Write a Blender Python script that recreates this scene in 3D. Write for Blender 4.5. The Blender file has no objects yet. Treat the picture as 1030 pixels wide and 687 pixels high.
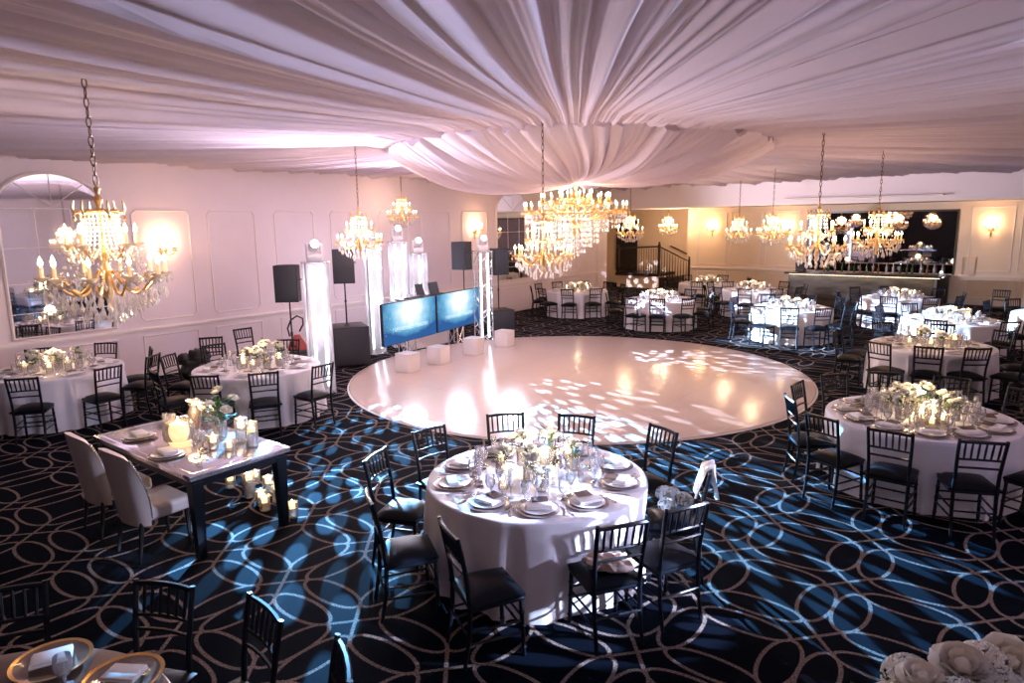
import bpy, bmesh, math, random
from math import sin, cos, pi, radians, hypot, atan2, sqrt
from mathutils import Vector, Matrix

random.seed(7)
D = bpy.data
SC = bpy.context.scene
COL = SC.collection

# ------------------------------------------------------------------ mesh builder
class MB:
    def __init__(s): s.v = []; s.f = []
    def add(s, vs, fs):
        b = len(s.v); s.v += [tuple(v) for v in vs]; s.f += [tuple(b+i for i in f) for f in fs]; return s
    def box(s, x0, x1, y0, y1, z0, z1, M=None):
        vs = [Vector((x, y, z)) for z in (z0, z1) for y in (y0, y1) for x in (x0, x1)]
        if M: vs = [M @ v for v in vs]
        return s.add(vs, [(0,2,3,1),(4,5,7,6),(0,1,5,4),(2,6,7,3),(0,4,6,2),(1,3,7,5)])
    def rbox(s, x0, x1, y0, y1, z0, z1, b=.01, seg=2, M=None):
        bm = bmesh.new(); bmesh.ops.create_cube(bm, size=1)
        for v in bm.verts: v.co = Vector(((x0+x1)/2+v.co.x*(x1-x0), (y0+y1)/2+v.co.y*(y1-y0), (z0+z1)/2+v.co.z*(z1-z0)))
        bmesh.ops.bevel(bm, geom=bm.edges[:], offset=b, segments=seg, profile=.5, affect='EDGES')
        bm.verts.index_update()
        vs = [(M @ v.co if M else v.co.copy()) for v in bm.verts]; fs = [[v.index for v in f.verts] for f in bm.faces]
        bm.free(); return s.add(vs, fs)
    def lathe(s, prof, n=12, c=(0,0,0), cap=True):
        vs = []; fs = []; m = len(prof)
        for r, z in prof:
            for k in range(n):
                a = 2*pi*k/n; vs.append((c[0]+r*cos(a), c[1]+r*sin(a), c[2]+z))
        for i in range(m-1):
            for k in range(n):
                k2 = (k+1) % n; fs.append((i*n+k, i*n+k2, (i+1)*n+k2, (i+1)*n+k))
        if cap:
            if prof[0][0] > 1e-5: fs.append(tuple(range(n-1, -1, -1)))
            if prof[-1][0] > 1e-5: fs.append(tuple((m-1)*n+k for k in range(n)))
        return s.add(vs, fs)
    def tube(s, pts, rad, n=8, closed=False, cap=True):
        pts = [Vector(p) for p in pts]; m = len(pts)
        if not hasattr(rad, '__len__'): rad = [rad]*m
        vs = []; fs = []; up = None
        for i, p in enumerate(pts):
            if closed: t = pts[(i+1) % m]-pts[i-1]
            else: t = pts[min(i+1, m-1)]-pts[max(i-1, 0)]
            t.normalize()
            if up is None: up = Vector((0,0,1)) if abs(t.z) < .9 else Vector((1,0,0))
            x = up.cross(t)
            if x.length < 1e-4: x = Vector((1,0,0)).cross(t)
            x.normalize(); y = t.cross(x); up = y
            for k in range(n):
                a = 2*pi*k/n; vs.append(p+rad[i]*(cos(a)*x+sin(a)*y))
        for i in range(m if closed else m-1):
            j = (i+1) % m
            for k in range(n):
                k2 = (k+1) % n; fs.append((i*n+k, i*n+k2, j*n+k2, j*n+k))
        if cap and not closed:
            fs.append(tuple(range(n-1, -1, -1))); fs.append(tuple((m-1)*n+k for k in range(n)))
        return s.add(vs, fs)
    def ball(s, c, rx, ry=None, rz=None, nu=10, nv=6):
        ry = ry or rx; rz = rz or rx
        vs = [(c[0], c[1], c[2]-rz)]; fs = []
        for j in range(1, nv):
            b = -pi/2+pi*j/nv
            for k in range(nu):
                a = 2*pi*k/nu; vs.append((c[0]+rx*cos(b)*cos(a), c[1]+ry*cos(b)*sin(a), c[2]+rz*sin(b)))
        vs.append((c[0], c[1], c[2]+rz)); T = len(vs)-1
        for k in range(nu):
            k2 = (k+1) % nu; fs.append((0, 1+k2, 1+k))
            for j in range(nv-2): fs.append((1+j*nu+k, 1+j*nu+k2, 1+(j+1)*nu+k2, 1+(j+1)*nu+k))
            fs.append((1+(nv-2)*nu+k, 1+(nv-2)*nu+k2, T))
        return s.add(vs, fs)
    def drop(s, c, r, h, n=6):      # a cut-crystal drop hanging from c
        x, y, z = c; vs = [(x, y, z)]+[(x+r*cos(2*pi*k/n), y+r*sin(2*pi*k/n), z-h*.62) for k in range(n)]+[(x, y, z-h)]
        return s.add(vs, [(0, 1+k, 1+(k+1) % n) for k in range(n)]+[(n+1, 1+(k+1) % n, 1+k) for k in range(n)])
    def grid(s, P):                  # P[i][j] points
        m, n = len(P), len(P[0]); vs = [p for row in P for p in row]
        return s.add(vs, [(i*n+j, i*n+j+1, (i+1)*n+j+1, (i+1)*n+j) for i in range(m-1) for j in range(n-1)])
    def merge(s, o, M=None):
        return s.add([(M @ Vector(v)) if M else v for v in o.v], o.f)
    def mesh(s, name, mat, smooth=True, ang=.7):
        me = D.meshes.new(name); me.from_pydata([tuple(v) for v in s.v], [], s.f)
        if mat: me.materials.append(mat)
        if smooth:
            me.polygons.foreach_set('use_smooth', [True]*len(me.polygons))
            if ang and len(me.polygons) < 60000: me.set_sharp_from_angle(angle=ang)
        me.update(); return me

def T(x=0, y=0, z=0): return Matrix.Translation((x, y, z))
def RZ(a): return Matrix.Rotation(a, 4, 'Z')
def RX(a): return Matrix.Rotation(a, 4, 'X')
def RY(a): return Matrix.Rotation(a, 4, 'Y')

# ------------------------------------------------------------------ objects
def tag(o, label=None, cat=None, group=None, kind=None):
    if label: o['label'] = label
    if cat: o['category'] = cat
    if group: o['group'] = group
    if kind: o['kind'] = kind
    return o
# a spec is a list of parts: (name, mesh, [sub-parts], extra props)
def P(name, mesh, subs=(), **props): return (name, mesh, subs, props)
def _part(p, parent):
    name, me, subs, props = p
    o = D.objects.new(name, me); COL.objects.link(o); o.parent = parent
    for k, v in props.items():
        if k == 'loc': o.location = v
        elif k == 'rot': o.rotation_euler = v
        else: o[k] = v
    for q in subs: _part(q, o)
    return o
def spawn(name, spec, loc, rz=0.0, label=None, cat=None, group=None, scale=1.0, rot=None):
    if isinstance(spec, list):
        o = D.objects.new(name, None); o.empty_display_size = .1; COL.objects.link(o)
        for p in spec: _part(p, o)
    else:
        o = D.objects.new(name, spec); COL.objects.link(o)
    o.location = loc; o.rotation_euler = rot if rot else (0, 0, rz)
    o.scale = (scale,)*3 if not hasattr(scale, '__len__') else scale
    return tag(o, label, cat, group)
def struct(name, mb, mat, label=None, cat=None, smooth=False):
    return tag(spawn(name, mb.mesh(name, mat, smooth), (0,0,0)), label, cat, None, 'structure')

# ------------------------------------------------------------------ materials
def newmat(name):
    m = D.materials.new(name); m.use_nodes = True; nt = m.node_tree; nt.nodes.clear()
    out = nt.nodes.new('ShaderNodeOutputMaterial'); return m, nt, out
class NT:
    def __init__(s, nt): s.nt = nt
    def n(s, t, **kw):
        nd = s.nt.nodes.new('ShaderNode'+t)
        for k, v in kw.items(): setattr(nd, k, v)
        return nd
    def l(s, a, b): s.nt.links.new(a, b)
    def m(s, op, a, b=None, c=None):
        nd = s.n('Math', operation=op)
        for i, x in enumerate((a, b, c)):
            if x is None: continue
            if isinstance(x, (int, float)): nd.inputs[i].default_value = x
            else: s.l(x, nd.inputs[i])
        return nd.outputs[0]
def pbr(name, col, rough=.5, metal=0, spec=.5, noise=0, nscale=20, bump=0, emit=None, es=0, coat=0, sheen=0):
    m, nt, out = newmat(name); N = NT(nt)
    b = N.n('BsdfPrincipled'); N.l(b.outputs[0], out.inputs[0])
    b.inputs['Base Color'].default_value = (*col, 1); b.inputs['Roughness'].default_value = rough
    b.inputs['Metallic'].default_value = metal; b.inputs['Specular IOR Level'].default_value = spec
    b.inputs['Coat Weight'].default_value = coat; b.inputs['Sheen Weight'].default_value = sheen
    if noise or bump:
        tc = N.n('TexCoord'); nz = N.n('TexNoise'); nz.inputs['Scale'].default_value = nscale; nz.inputs['Detail'].default_value = 3
        N.l(tc.outputs['Object'], nz.inputs['Vector'])
        if noise:
            mx = N.n('MixRGB'); mx.inputs[1].default_value = (*[c*(1-noise) for c in col], 1); mx.inputs[2].default_value = (*[min(1, c*(1+noise)) for c in col], 1)
            N.l(nz.outputs[0], mx.inputs[0]); N.l(mx.outputs[0], b.inputs['Base Color'])
        if bump:
            bp = N.n('Bump'); bp.inputs['Strength'].default_value = bump; bp.inputs['Distance'].default_value = .01
            N.l(nz.outputs[0], bp.inputs['Height']); N.l(bp.outputs[0], b.inputs['Normal'])
    if emit:
        b.inputs['Emission Color'].default_value = (*emit, 1); b.inputs['Emission Strength'].default_value = es
        m.cycles.emission_sampling = 'NONE'
    return m
def emis(name, col, s):
    m, nt, out = newmat(name); N = NT(nt); e = N.n('Emission'); e.inputs[0].default_value = (*col, 1); e.inputs[1].default_value = s
    N.l(e.outputs[0], out.inputs[0]); m.cycles.emission_sampling = 'NONE'; return m
def glassy(name, tint=(1,1,1), gl=.25, diff=.06, rough=.05, dcol=(.9,.9,.95), soft=False):
    m, nt, out = newmat(name); N = NT(nt)
    t = N.n('BsdfTransparent'); t.inputs[0].default_value = (*tint, 1)
    g = N.n('BsdfGlossy'); g.inputs['Roughness'].default_value = rough
    d = N.n('BsdfTranslucent' if soft else 'BsdfDiffuse'); d.inputs[0].default_value = (*dcol, 1)
    fr = N.n('Fresnel'); fr.inputs[0].default_value = 1.5
    f = N.m('ADD', N.m('MULTIPLY', fr.outputs[0], 1.0), gl*.4)
    m1 = N.n('MixShader'); N.l(f, m1.inputs[0]); N.l(t.outputs[0], m1.inputs[1]); N.l(g.outputs[0], m1.inputs[2])
    m2 = N.n('MixShader'); m2.inputs[0].default_value = diff; N.l(m1.outputs[0], m2.inputs[1]); N.l(d.outputs[0], m2.inputs[2])
    N.l(m2.outputs[0], out.inputs[0]); return m

M = {}
M['wall'] = pbr('wall_paint', (.77,.655,.685), .6, noise=.03, nscale=3)
M['trim'] = pbr('trim_paint', (.80,.72,.68), .45)
M['tan'] = pbr('tan_wall_paint', (.78,.63,.47), .6, noise=.03, nscale=3)
M['soffit'] = pbr('soffit_paint', (.78,.70,.75), .7)
M['chair'] = pbr('black_lacquer', (.004,.005,.009), .34, spec=.28)
M['cushion'] = pbr('black_vinyl', (.003,.0045,.0075), .42, spec=.12, bump=.05, nscale=60)
M['cloth'] = pbr('white_linen', (.80,.78,.83), .75, bump=.04, nscale=250, sheen=.2)
M['napkin'] = pbr('napkin_linen', (.86,.83,.83), .8, bump=.08, nscale=90)
M['china'] = pbr('white_china', (.86,.85,.86), .15, spec=.5)
M['charger'] = pbr('smoky_charger_glass', (.42,.34,.33), .15, metal=.5)
M['card'] = pbr('brown_card', (.10,.06,.055), .6)
M['silver'] = pbr('silver', (.82,.82,.86), .14, metal=1)
M['gold'] = pbr('antique_gold', (.87,.56,.25), .32, metal=1, noise=.15, nscale=30)
M['brass_dark'] = pbr('dark_bronze_chain', (.16,.09,.05), .4, metal=1)
M['goldrim'] = pbr('gold_rim_glass', (.75,.45,.16), .2, metal=.8)
M['white'] = pbr('white_paint', (.86,.85,.87), .3)
M['cube'] = pbr('white_gloss_laminate', (.84,.80,.80), .2, spec=.5)
M['black'] = pbr('matte_black', (.012,.012,.014), .55, noise=.2, nscale=60)
M['grille'] = pbr('speaker_grille', (.03,.032,.04), .55, bump=.2, nscale=300)
M['alu'] = pbr('truss_aluminium', (.75,.76,.80), .25, metal=1)
M['darkwood'] = pbr('dark_stained_wood', (.03,.018,.014), .3, noise=.3, nscale=8)
M['leather'] = pbr('pale_leather', (.74,.66,.62), .38, spec=.45, bump=.06, nscale=50)
M['mirrortop'] = pbr('mirrored_top', (.80,.74,.76), .12, metal=.75)
M['petal'] = pbr('white_petal', (.88,.85,.80), .6, noise=.06, nscale=30)
M['blush'] = pbr('blush_petal', (.80,.66,.62), .6, noise=.08, nscale=30)
M['leaf'] = pbr('green_leaf', (.03,.09,.025), .5, noise=.4, nscale=25)
M['wax'] = pbr('glowing_white_wax', (.9,.82,.7), .5, emit=(1,.62,.28), es=2.6)  # flame glow in the wax is put in as emission
M['flame'] = emis('candle_flame', (1,.70,.36), 20)
M['bulb'] = emis('candle_bulb', (1,.70,.42), 20)
M['hotbulb'] = emis('white_led', (.88,.90,1), 14)
M['candle_sleeve'] = pbr('glowing_ivory_sleeve', (.85,.62,.35), .5, emit=(1,.5,.15), es=.6)  # bulb glow on the sleeve is painted as emission
M['glass'] = glassy('clear_glass', (.99,.99,1), .3, .17, .05, (.95,.93,1))
M['vase_glass'] = glassy('vase_glass', (.99,.98,.97), .3, .20, .05, (1,.95,.9))
M['crystal'] = glassy('cut_crystal', (.98,.94,.90), 1.1, .5, .08, (1,.95,.92), True)
M['red'] = pbr('red_vinyl', (.45,.06,.05), .5)
M['shawl'] = pbr('cream_knit', (.72,.58,.50), .9, bump=.3, nscale=60)
M['screenback'] = M['black']

def fabric_mat():
    m, nt, out = newmat('ceiling_voile'); N = NT(nt)
    d = N.n('BsdfDiffuse'); d.inputs[0].default_value = (.78,.67,.75,1)
    t = N.n('BsdfTranslucent'); t.inputs[0].default_value = (.76,.66,.72,1)
    tc = N.n('TexCoord'); w = N.n('TexNoise'); w.inputs['Scale'].default_value = 90
    N.l(tc.outputs['Object'], w.inputs['Vector'])
    bp = N.n('Bump'); bp.inputs['Strength'].default_value = .05; bp.inputs['Distance'].default_value = .01
    N.l(w.outputs[0], bp.inputs['Height']); N.l(bp.outputs[0], d.inputs['Normal'])
    mx = N.n('MixShader'); mx.inputs[0].default_value = .22; N.l(d.outputs[0], mx.inputs[1]); N.l(t.outputs[0], mx.inputs[2]); N.l(mx.outputs[0], out.inputs[0])
    return m
M['voile'] = fabric_mat()

def mirror_mat(name, tint, rough=.03):
    m, nt, out = newmat(name); N = NT(nt); b = N.n('BsdfPrincipled'); N.l(b.outputs[0], out.inputs[0])
    b.inputs['Base Color'].default_value = (*tint, 1); b.inputs['Metallic'].default_value = 1; b.inputs['Roughness'].default_value = rough
    return m
M['mirror'] = mirror_mat('mirror_glass', (.80,.80,.86))
M['barmirror'] = mirror_mat('smoked_mirror', (.34,.30,.30), .02)

def carpet_mat():
    # woven pattern in the room's own axes: upright oval pairs, lying oval pairs and small crosses, one cell 0.91 x 0.90 m
    m, nt, out = newmat('patterned_carpet'); N = NT(nt)
    tc = N.n('TexCoord'); sep = N.n('SeparateXYZ'); N.l(tc.outputs['Object'], sep.inputs[0])
    nz0 = N.n('TexNoise'); nz0.inputs['Scale'].default_value = 45; N.l(tc.outputs['Object'], nz0.inputs['Vector'])
    jit = N.m('MULTIPLY', N.m('SUBTRACT', nz0.outputs[0], .5), .006)
    PX, PY = .91, .90
    def cell(o, p, off):   # signed distance to the nearest lattice node
        q = N.m('ADD', N.m('SUBTRACT', o, off), p/2)
        return N.m('SUBTRACT', N.m('FLOORED_MODULO', q, p), p/2)
    X = N.m('ADD', sep.outputs[0], jit); Y = N.m('ADD', sep.outputs[1], jit)
    x1 = cell(X, PX, -1.02); y1 = cell(Y, PY, 5.12)
    x2 = cell(X, PX, -1.02+PX/2); y2 = cell(Y, PY, 5.12+PY/2)
    W = .0135
    def ell(x, y, a, b):
        u = N.m('DIVIDE', x, a); v = N.m('DIVIDE', y, b)
        f = N.m('ABSOLUTE', N.m('SUBTRACT', N.m('ADD', N.m('MULTIPLY', u, u), N.m('MULTIPLY', v, v)), 1))
        gx = N.m('DIVIDE', u, a); gy = N.m('DIVIDE', v, b)
        g = N.m('MULTIPLY', N.m('SQRT', N.m('ADD', N.m('ADD', N.m('MULTIPLY', gx, gx), N.m('MULTIPLY', gy, gy)), .2)), 2)
        return N.m('DIVIDE', f, g)
    ds = []
    for s in (-1, 1):
        ds.append(ell(N.m('ADD', x1, -.118*s), y1, .118, .292))
        ds.append(ell(x2, N.m('ADD', y2, -.140*s), .315, .112))
    # crosses
    y3 = cell(Y, PY, 5.12+PY/2)
    cross = N.m('ABSOLUTE', N.m('SUBTRACT', N.m('ABSOLUTE', N.m('MULTIPLY', x1, 1.15)), N.m('ABSOLUTE', y3)))
    lim = N.m('MAXIMUM', N.m('SUBTRACT', N.m('ABSOLUTE', x1), .135), N.m('SUBTRACT', N.m('ABSOLUTE', y3), .15))
    ds.append(N.m('MAXIMUM', N.m('MULTIPLY', cross, .66), lim))
    dmin = ds[0]
    for d in ds[1:]: dmin = N.m('MINIMUM', dmin, d)
    line = N.n('MapRange'); line.interpolation_type = 'SMOOTHSTEP'; N.l(dmin, line.inputs[0])
    line.inputs[1].default_value = W-.004; line.inputs[2].default_value = W+.004; line.inputs[3].default_value = 1; line.inputs[4].default_value = 0
    sp = N.n('TexNoise'); sp.inputs['Scale'].default_value = 85; sp.inputs['Detail'].default_value = 2; N.l(tc.outputs['Object'], sp.inputs['Vector'])
    cr = N.n('ValToRGB'); cr.color_ramp.elements[0].position = .40; cr.color_ramp.elements[0].color = (.085,.064,.055,1); cr.color_ramp.elements[1].position = .58; cr.color_ramp.elements[1].color = (.26,.20,.175,1)
    N.l(sp.outputs[0], cr.inputs[0])
    mx = N.n('MixRGB'); N.l(line.outputs[0], mx.inputs[0]); mx.inputs[1].default_value = (.0005,.0023,.0066,1); N.l(cr.outputs[0], mx.inputs[2])
    b = N.n('BsdfPrincipled'); b.inputs['Roughness'].default_value = .95; b.inputs['Specular IOR Level'].default_value = .05
    N.l(mx.outputs[0], b.inputs['Base Color'])
    bp = N.n('Bump'); bp.inputs['Strength'].default_value = .25; bp.inputs['Distance'].default_value = .006; N.l(sp.outputs[0], bp.inputs['Height']); N.l(bp.outputs[0], b.inputs['Normal'])
    N.l(b.outputs[0], out.inputs[0]); return m
M['carpet'] = carpet_mat()

def dance_mat():
    m, nt, out = newmat('gloss_dance_floor'); N = NT(nt)
    tc = N.n('TexCoord'); br = N.n('TexBrick'); br.offset = 0; br.inputs['Scale'].default_value = 1
    br.inputs['Brick Width'].default_value = 1.22; br.inputs['Row Height'].default_value = 1.22; br.inputs['Mortar Size'].default_value = .004
    br.inputs['Color1'].default_value = (.62,.51,.46,1); br.inputs['Color2'].default_value = (.63,.52,.47,1); br.inputs['Mortar'].default_value = (.50,.41,.37,1)
    N.l(tc.outputs['Object'], br.inputs['Vector'])
    b = N.n('BsdfPrincipled'); b.inputs['Roughness'].default_value = .2; b.inputs['Specular IOR Level'].default_value = .35
    N.l(br.outputs[0], b.inputs['Base Color']); N.l(b.outputs[0], out.inputs[0]); return m
M['dance'] = dance_mat()

def bar_mat():
    m, nt, out = newmat('bar_front_veneer'); N = NT(nt)
    tc = N.n('TexCoord'); mp = N.n('Mapping'); mp.inputs['Rotation'].default_value = (0, .75, 0); mp.inputs['Scale'].default_value = (1.4,1,7)
    N.l(tc.outputs['Object'], mp.inputs[0]); nz = N.n('TexNoise'); nz.inputs['Scale'].default_value = 1.2; nz.inputs['Detail'].default_value = 4; N.l(mp.outputs[0], nz.inputs['Vector'])
    cr = N.n('ValToRGB'); cr.color_ramp.elements[0].position = .35; cr.color_ramp.elements[0].color = (.025,.020,.017,1); cr.color_ramp.elements[1].position = .68; cr.color_ramp.elements[1].color = (.09,.074,.06,1)
    N.l(nz.outputs[0], cr.inputs[0]); b = N.n('BsdfPrincipled'); b.inputs['Roughness'].default_value = .4
    N.l(cr.outputs[0], b.inputs['Base Color']); N.l(b.outputs[0], out.inputs[0]); return m
M['barfront'] = bar_mat()

def screen_mat():
    # lit picture on the panels: white burst over blue with pale flecks
    m, nt, out = newmat('led_screen_picture'); N = NT(nt)
    tc = N.n('TexCoord'); sep = N.n('SeparateXYZ'); N.l(tc.outputs['Object'], sep.inputs[0])
    u = N.m('DIVIDE', sep.outputs[0], .72); v = N.m('DIVIDE', N.m('SUBTRACT', sep.outputs[2], .66), .56)
    r = N.m('SQRT', N.m('ADD', N.m('MULTIPLY', u, u), N.m('MULTIPLY', v, v)))
    nz = N.n('TexNoise'); nz.inputs['Scale'].default_value = 5; nz.inputs['Detail'].default_value = 4; N.l(tc.outputs['Object'], nz.inputs['Vector'])
    rr = N.m('ADD', r, N.m('MULTIPLY', N.m('SUBTRACT', nz.outputs[0], .5), .55))
    cr = N.n('ValToRGB'); e = cr.color_ramp.elements
    e[0].position = .26; e[0].color = (.85,.88,.95,1); e[1].position = 1.0; e[1].color = (.025,.09,.26,1)
    k = e.new(.44); k.color = (.40,.62,.82,1); k = e.new(.66); k.color = (.12,.36,.55,1)
    lowd = N.m('MULTIPLY', N.m('MAXIMUM', N.m('SUBTRACT', .32, sep.outputs[2]), 0), 2.2); N.l(N.m('MULTIPLY', N.m('ADD', rr, lowd), .68), cr.inputs[0])
    vo = N.n('TexVoronoi'); vo.inputs['Scale'].default_value = 17; N.l(tc.outputs['Object'], vo.inputs['Vector'])
    fl = N.m('LESS_THAN', vo.outputs['Distance'], .16)
    band = N.m('MULTIPLY', N.m('LESS_THAN', sep.outputs[2], .62), N.m('GREATER_THAN', sep.outputs[2], .2))
    mx = N.n('MixRGB'); glyph = N.m('MULTIPLY', N.m('LESS_THAN', N.m('ABSOLUTE', N.m('SUBTRACT', sep.outputs[2], .30)), .045), N.m('LESS_THAN', N.m('ABSOLUTE', sep.outputs[0]), .62))
    gn = N.n('TexNoise'); gn.inputs['Scale'].default_value = 34; gn.inputs['Detail'].default_value = 0; N.l(tc.outputs['Object'], gn.inputs['Vector'])
    glyph = N.m('MULTIPLY', glyph, N.m('GREATER_THAN', gn.outputs[0], .5))
    N.l(N.m('MAXIMUM', N.m('MULTIPLY', N.m('MULTIPLY', fl, band), .45), N.m('MULTIPLY', glyph, .6)), mx.inputs[0]); N.l(cr.outputs[0], mx.inputs[1]); mx.inputs[2].default_value = (.75,.88,1,1)
    em = N.n('Emission'); em.inputs[1].default_value = 1.0; N.l(mx.outputs[0], em.inputs[0]); N.l(em.outputs[0], out.inputs[0]); return m
M['screen'] = screen_mat()

# ------------------------------------------------------------------ room (x along the far wall, y towards it, left wall at XL)
XL, YF, XR, YB = -13.51, 26.47, 4.2, -3.6
YBULK = 23.05; ZC = 4.5; ZS = 3.29
struct('floor', MB().box(-16.6, XR, YB, 28.3, -.1, 0), M['carpet'], 'dark carpet with interlaced beige oval pattern', 'floor')
struct('ceiling', MB().box(-16.6, XR, YB, 28.3, ZC, ZC+.1), M['soffit'], 'plain plaster ceiling above the white drapes', 'ceiling')
struct('wall_left', MB().box(XL-.2, XL, YB, YBULK, 0, ZC), M['wall'], 'long pale wall with moulded panels and arched mirrors', 'wall')
struct('wall_right', MB().box(XR, XR+.2, YB, YF, 0, ZC), M['wall'], 'pale side wall across the room', 'wall')
M['darkdrape'] = pbr('dark_velvet', (.035,.028,.03), .9)
struct('wall_back', MB().box(-16.6, XR, YB-.2, YB, 0, ZC), M['darkdrape'], 'dark wall at the near end', 'wall')
struct('wall_far', MB().box(-11.45, XR, YF, YF+.2, 0, ZC), M['tan'], 'tan panelled far wall behind the bar', 'wall')
struct('wall_alcove', MB().box(-16.6, -11.45, 28.1, 28.3, 0, ZC).box(-16.8, -16.6, YBULK-.2, 28.1, 0, ZC).box(-11.65, -11.45, YF, 28.1, 0, ZC), M['tan'], 'tan walls of the stair alcove', 'wall')
struct('wall_bulkhead', MB().box(-13.7, XR, YBULK, YBULK+.2, ZS, ZC).box(-16.6, XR, YBULK+.2, 28.1, ZS, ZS+.06), M['soffit'], 'white bulkhead hanging above the bar zone', 'bulkhead')
struct('trim_1', MB().box(-13.7, XR, YBULK-.03, YBULK, ZS-.02, ZS+.05).box(-6.9, -2.5, YBULK-.35, YBULK-.001, ZS+.14, ZS+.17), M['trim'], 'thin moulding along the bulkhead edge', 'trim')
struct('wall_stub', MB().box(XL-.22, XL+.03, YBULK-.6, YBULK+.12, 0, ZS), M['wall'], 'pale pilaster ending the left wall', 'wall')

MIR = [(3.72, 5.33), (16.5, 18.2)]
def rail_profile(axis, a, b, pos, z, h, d):
    mb = MB()
    for dz0, dz1, dd in ((0, h*.35, d*.5), (h*.35, h*.75, d), (h*.75, h, d*.7)):
        if axis == 'y': mb.box(pos, pos+dd, a, b, z+dz0, z+dz1)
        else: mb.box(a, b, pos-dd, pos, z+dz0, z+dz1)
    return mb
struct('trim_2', rail_profile('y', YB, YBULK-.6, XL, .90, .07, .05), M['trim'], 'pale dado rail along the left wall', 'trim')
struct('trim_3', rail_profile('x', -11.45, -7.2, YF, .90, .07, .05).merge(rail_profile('x', -2.3, XR, YF, .90, .07, .05)), M['trim'], 'pale dado rail on the far wall', 'trim')
struct('baseboard_left', rail_profile('y', YB, YBULK-.6, XL, 0, .16, .03), M['trim'], 'pale baseboard under the left wall', 'baseboard')
struct('baseboard_far', rail_profile('x', -11.45, XR, YF, 0, .16, .03), M['trim'], 'pale baseboard under the far wall', 'baseboard')
def frame_loop(w0, w1, z0, z1, cut=.07, t=.035, d=.025):
    # raised moulding frame with notched corners, as a tube-like loop in (w,z); returned as list of boxes in w,z,depth
    pts = [(w0+cut, z0), (w1-cut, z0), (w1, z0+cut), (w1, z1-cut), (w1-cut, z1), (w0+cut, z1), (w0, z1-cut), (w0, z0+cut)]
    return pts
def panel(axis, pos, w0, w1, z0, z1, cut=.07, r=.016):
    pts = frame_loop(w0, w1, z0, z1, cut)
    mb = MB()
    P3 = [(pos+.004, w, z) if axis == 'y' else (w, pos-.004, z) for w, z in pts]
    mb.tube(P3, r, 6, closed=True); return mb
tn = 4
LP = [(-2.2,-1.2), (-.7,.35), (.8,1.85), (2.3,3.2), (5.8,6.88), (7.27,8.31), (8.8,9.81), (10.3,11.32), (11.8,12.8), (13.3,14.4), (14.92,16.05), (18.75,19.75), (20.2,21.2)]
for k, (a, b) in enumerate(LP):
    struct('trim_%d' % tn, panel('y', XL, a, b, 1.1, 3.17), M['trim'], 'raised panel moulding on the left wall above the dado', 'trim')['group'] = 'panel mouldings above the left dado'; tn += 1
for a, b in LP+[(3.72,5.33), (16.5,18.2)]:
    struct('trim_%d' % tn, panel('y', XL, a, b, .24, .80, .001), M['trim'], 'raised panel moulding on the left wall below the dado', 'trim')['group'] = 'panel mouldings below the left dado'; tn += 1
for a, b in [(-11.2,-10.05), (-9.85,-8.7), (-8.5,-7.3), (-2.05,-.95), (-.75,.35), (.6,1.7)]:
    struct('trim_%d' % tn, panel('x', YF, a, b, 1.1, 3.1, .001), M['trim'], 'raised panel moulding on the far wall above the dado', 'trim')['group'] = 'panel mouldings above the far dado'; tn += 1
    struct('trim_%d' % tn, panel('x', YF, a, b, .24, .80, .001), M['trim'], 'raised panel moulding on the far wall below the dado', 'trim')['group'] = 'panel mouldings below the far dado'; tn += 1

# arched mirrors
def arched_mirror(y0, y1, label):
    zs, zt, zb = 3.22, 3.80, 1.04; c = (y0+y1)/2; w = (y1-y0)/2; x = XL+.012
    N = 28
    arc = [(c+w*cos(pi*k/N), zs+(zt-zs)*sin(pi*k/N)) for k in range(N+1)]
    ring = [(y1, zb)]+arc+[(y0, zb)]
    pane = MB(); pane.add([(x, y, z) for y, z in ring]+[(x-.01, y, z) for y, z in ring], [tuple(range(len(ring)))])
    fr = MB(); fr.tube([(x, y, z) for y, z in ring], .035, 6, closed=True)
    mun = MB()
    for z in (3.2, 2.55, 1.95, 1.45): mun.box(x, x+.006, y0, y1, z-.006, z+.006)
    for y in (c-w*.34, c+w*.34): mun.box(x, x+.006, y-.006, y+.006, zb, zs)
    for a in (pi*.26, pi*.5, pi*.74):
        mun.tube([(x+.004, c, zs), (x+.004, c+w*.97*cos(a), zs+(zt-zs)*.97*sin(a))], .006, 4)
    spawn('arched_mirror', [P('mirror_pane', pane.mesh('mirror_pane', M['mirror'], False), [P('muntin', mun.mesh('muntin', M['trim'], False))]), P('mirror_frame', fr.mesh('mirror_frame', M['trim']))], (0,0,0), 0, label, 'mirror', 'arched wall mirrors')
arched_mirror(3.72, 5.33, 'arched mirror on the left wall behind the big gold chandelier')
arched_mirror(16.5, 18.2, 'arched mirror on the left wall behind the far loudspeaker')

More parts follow.
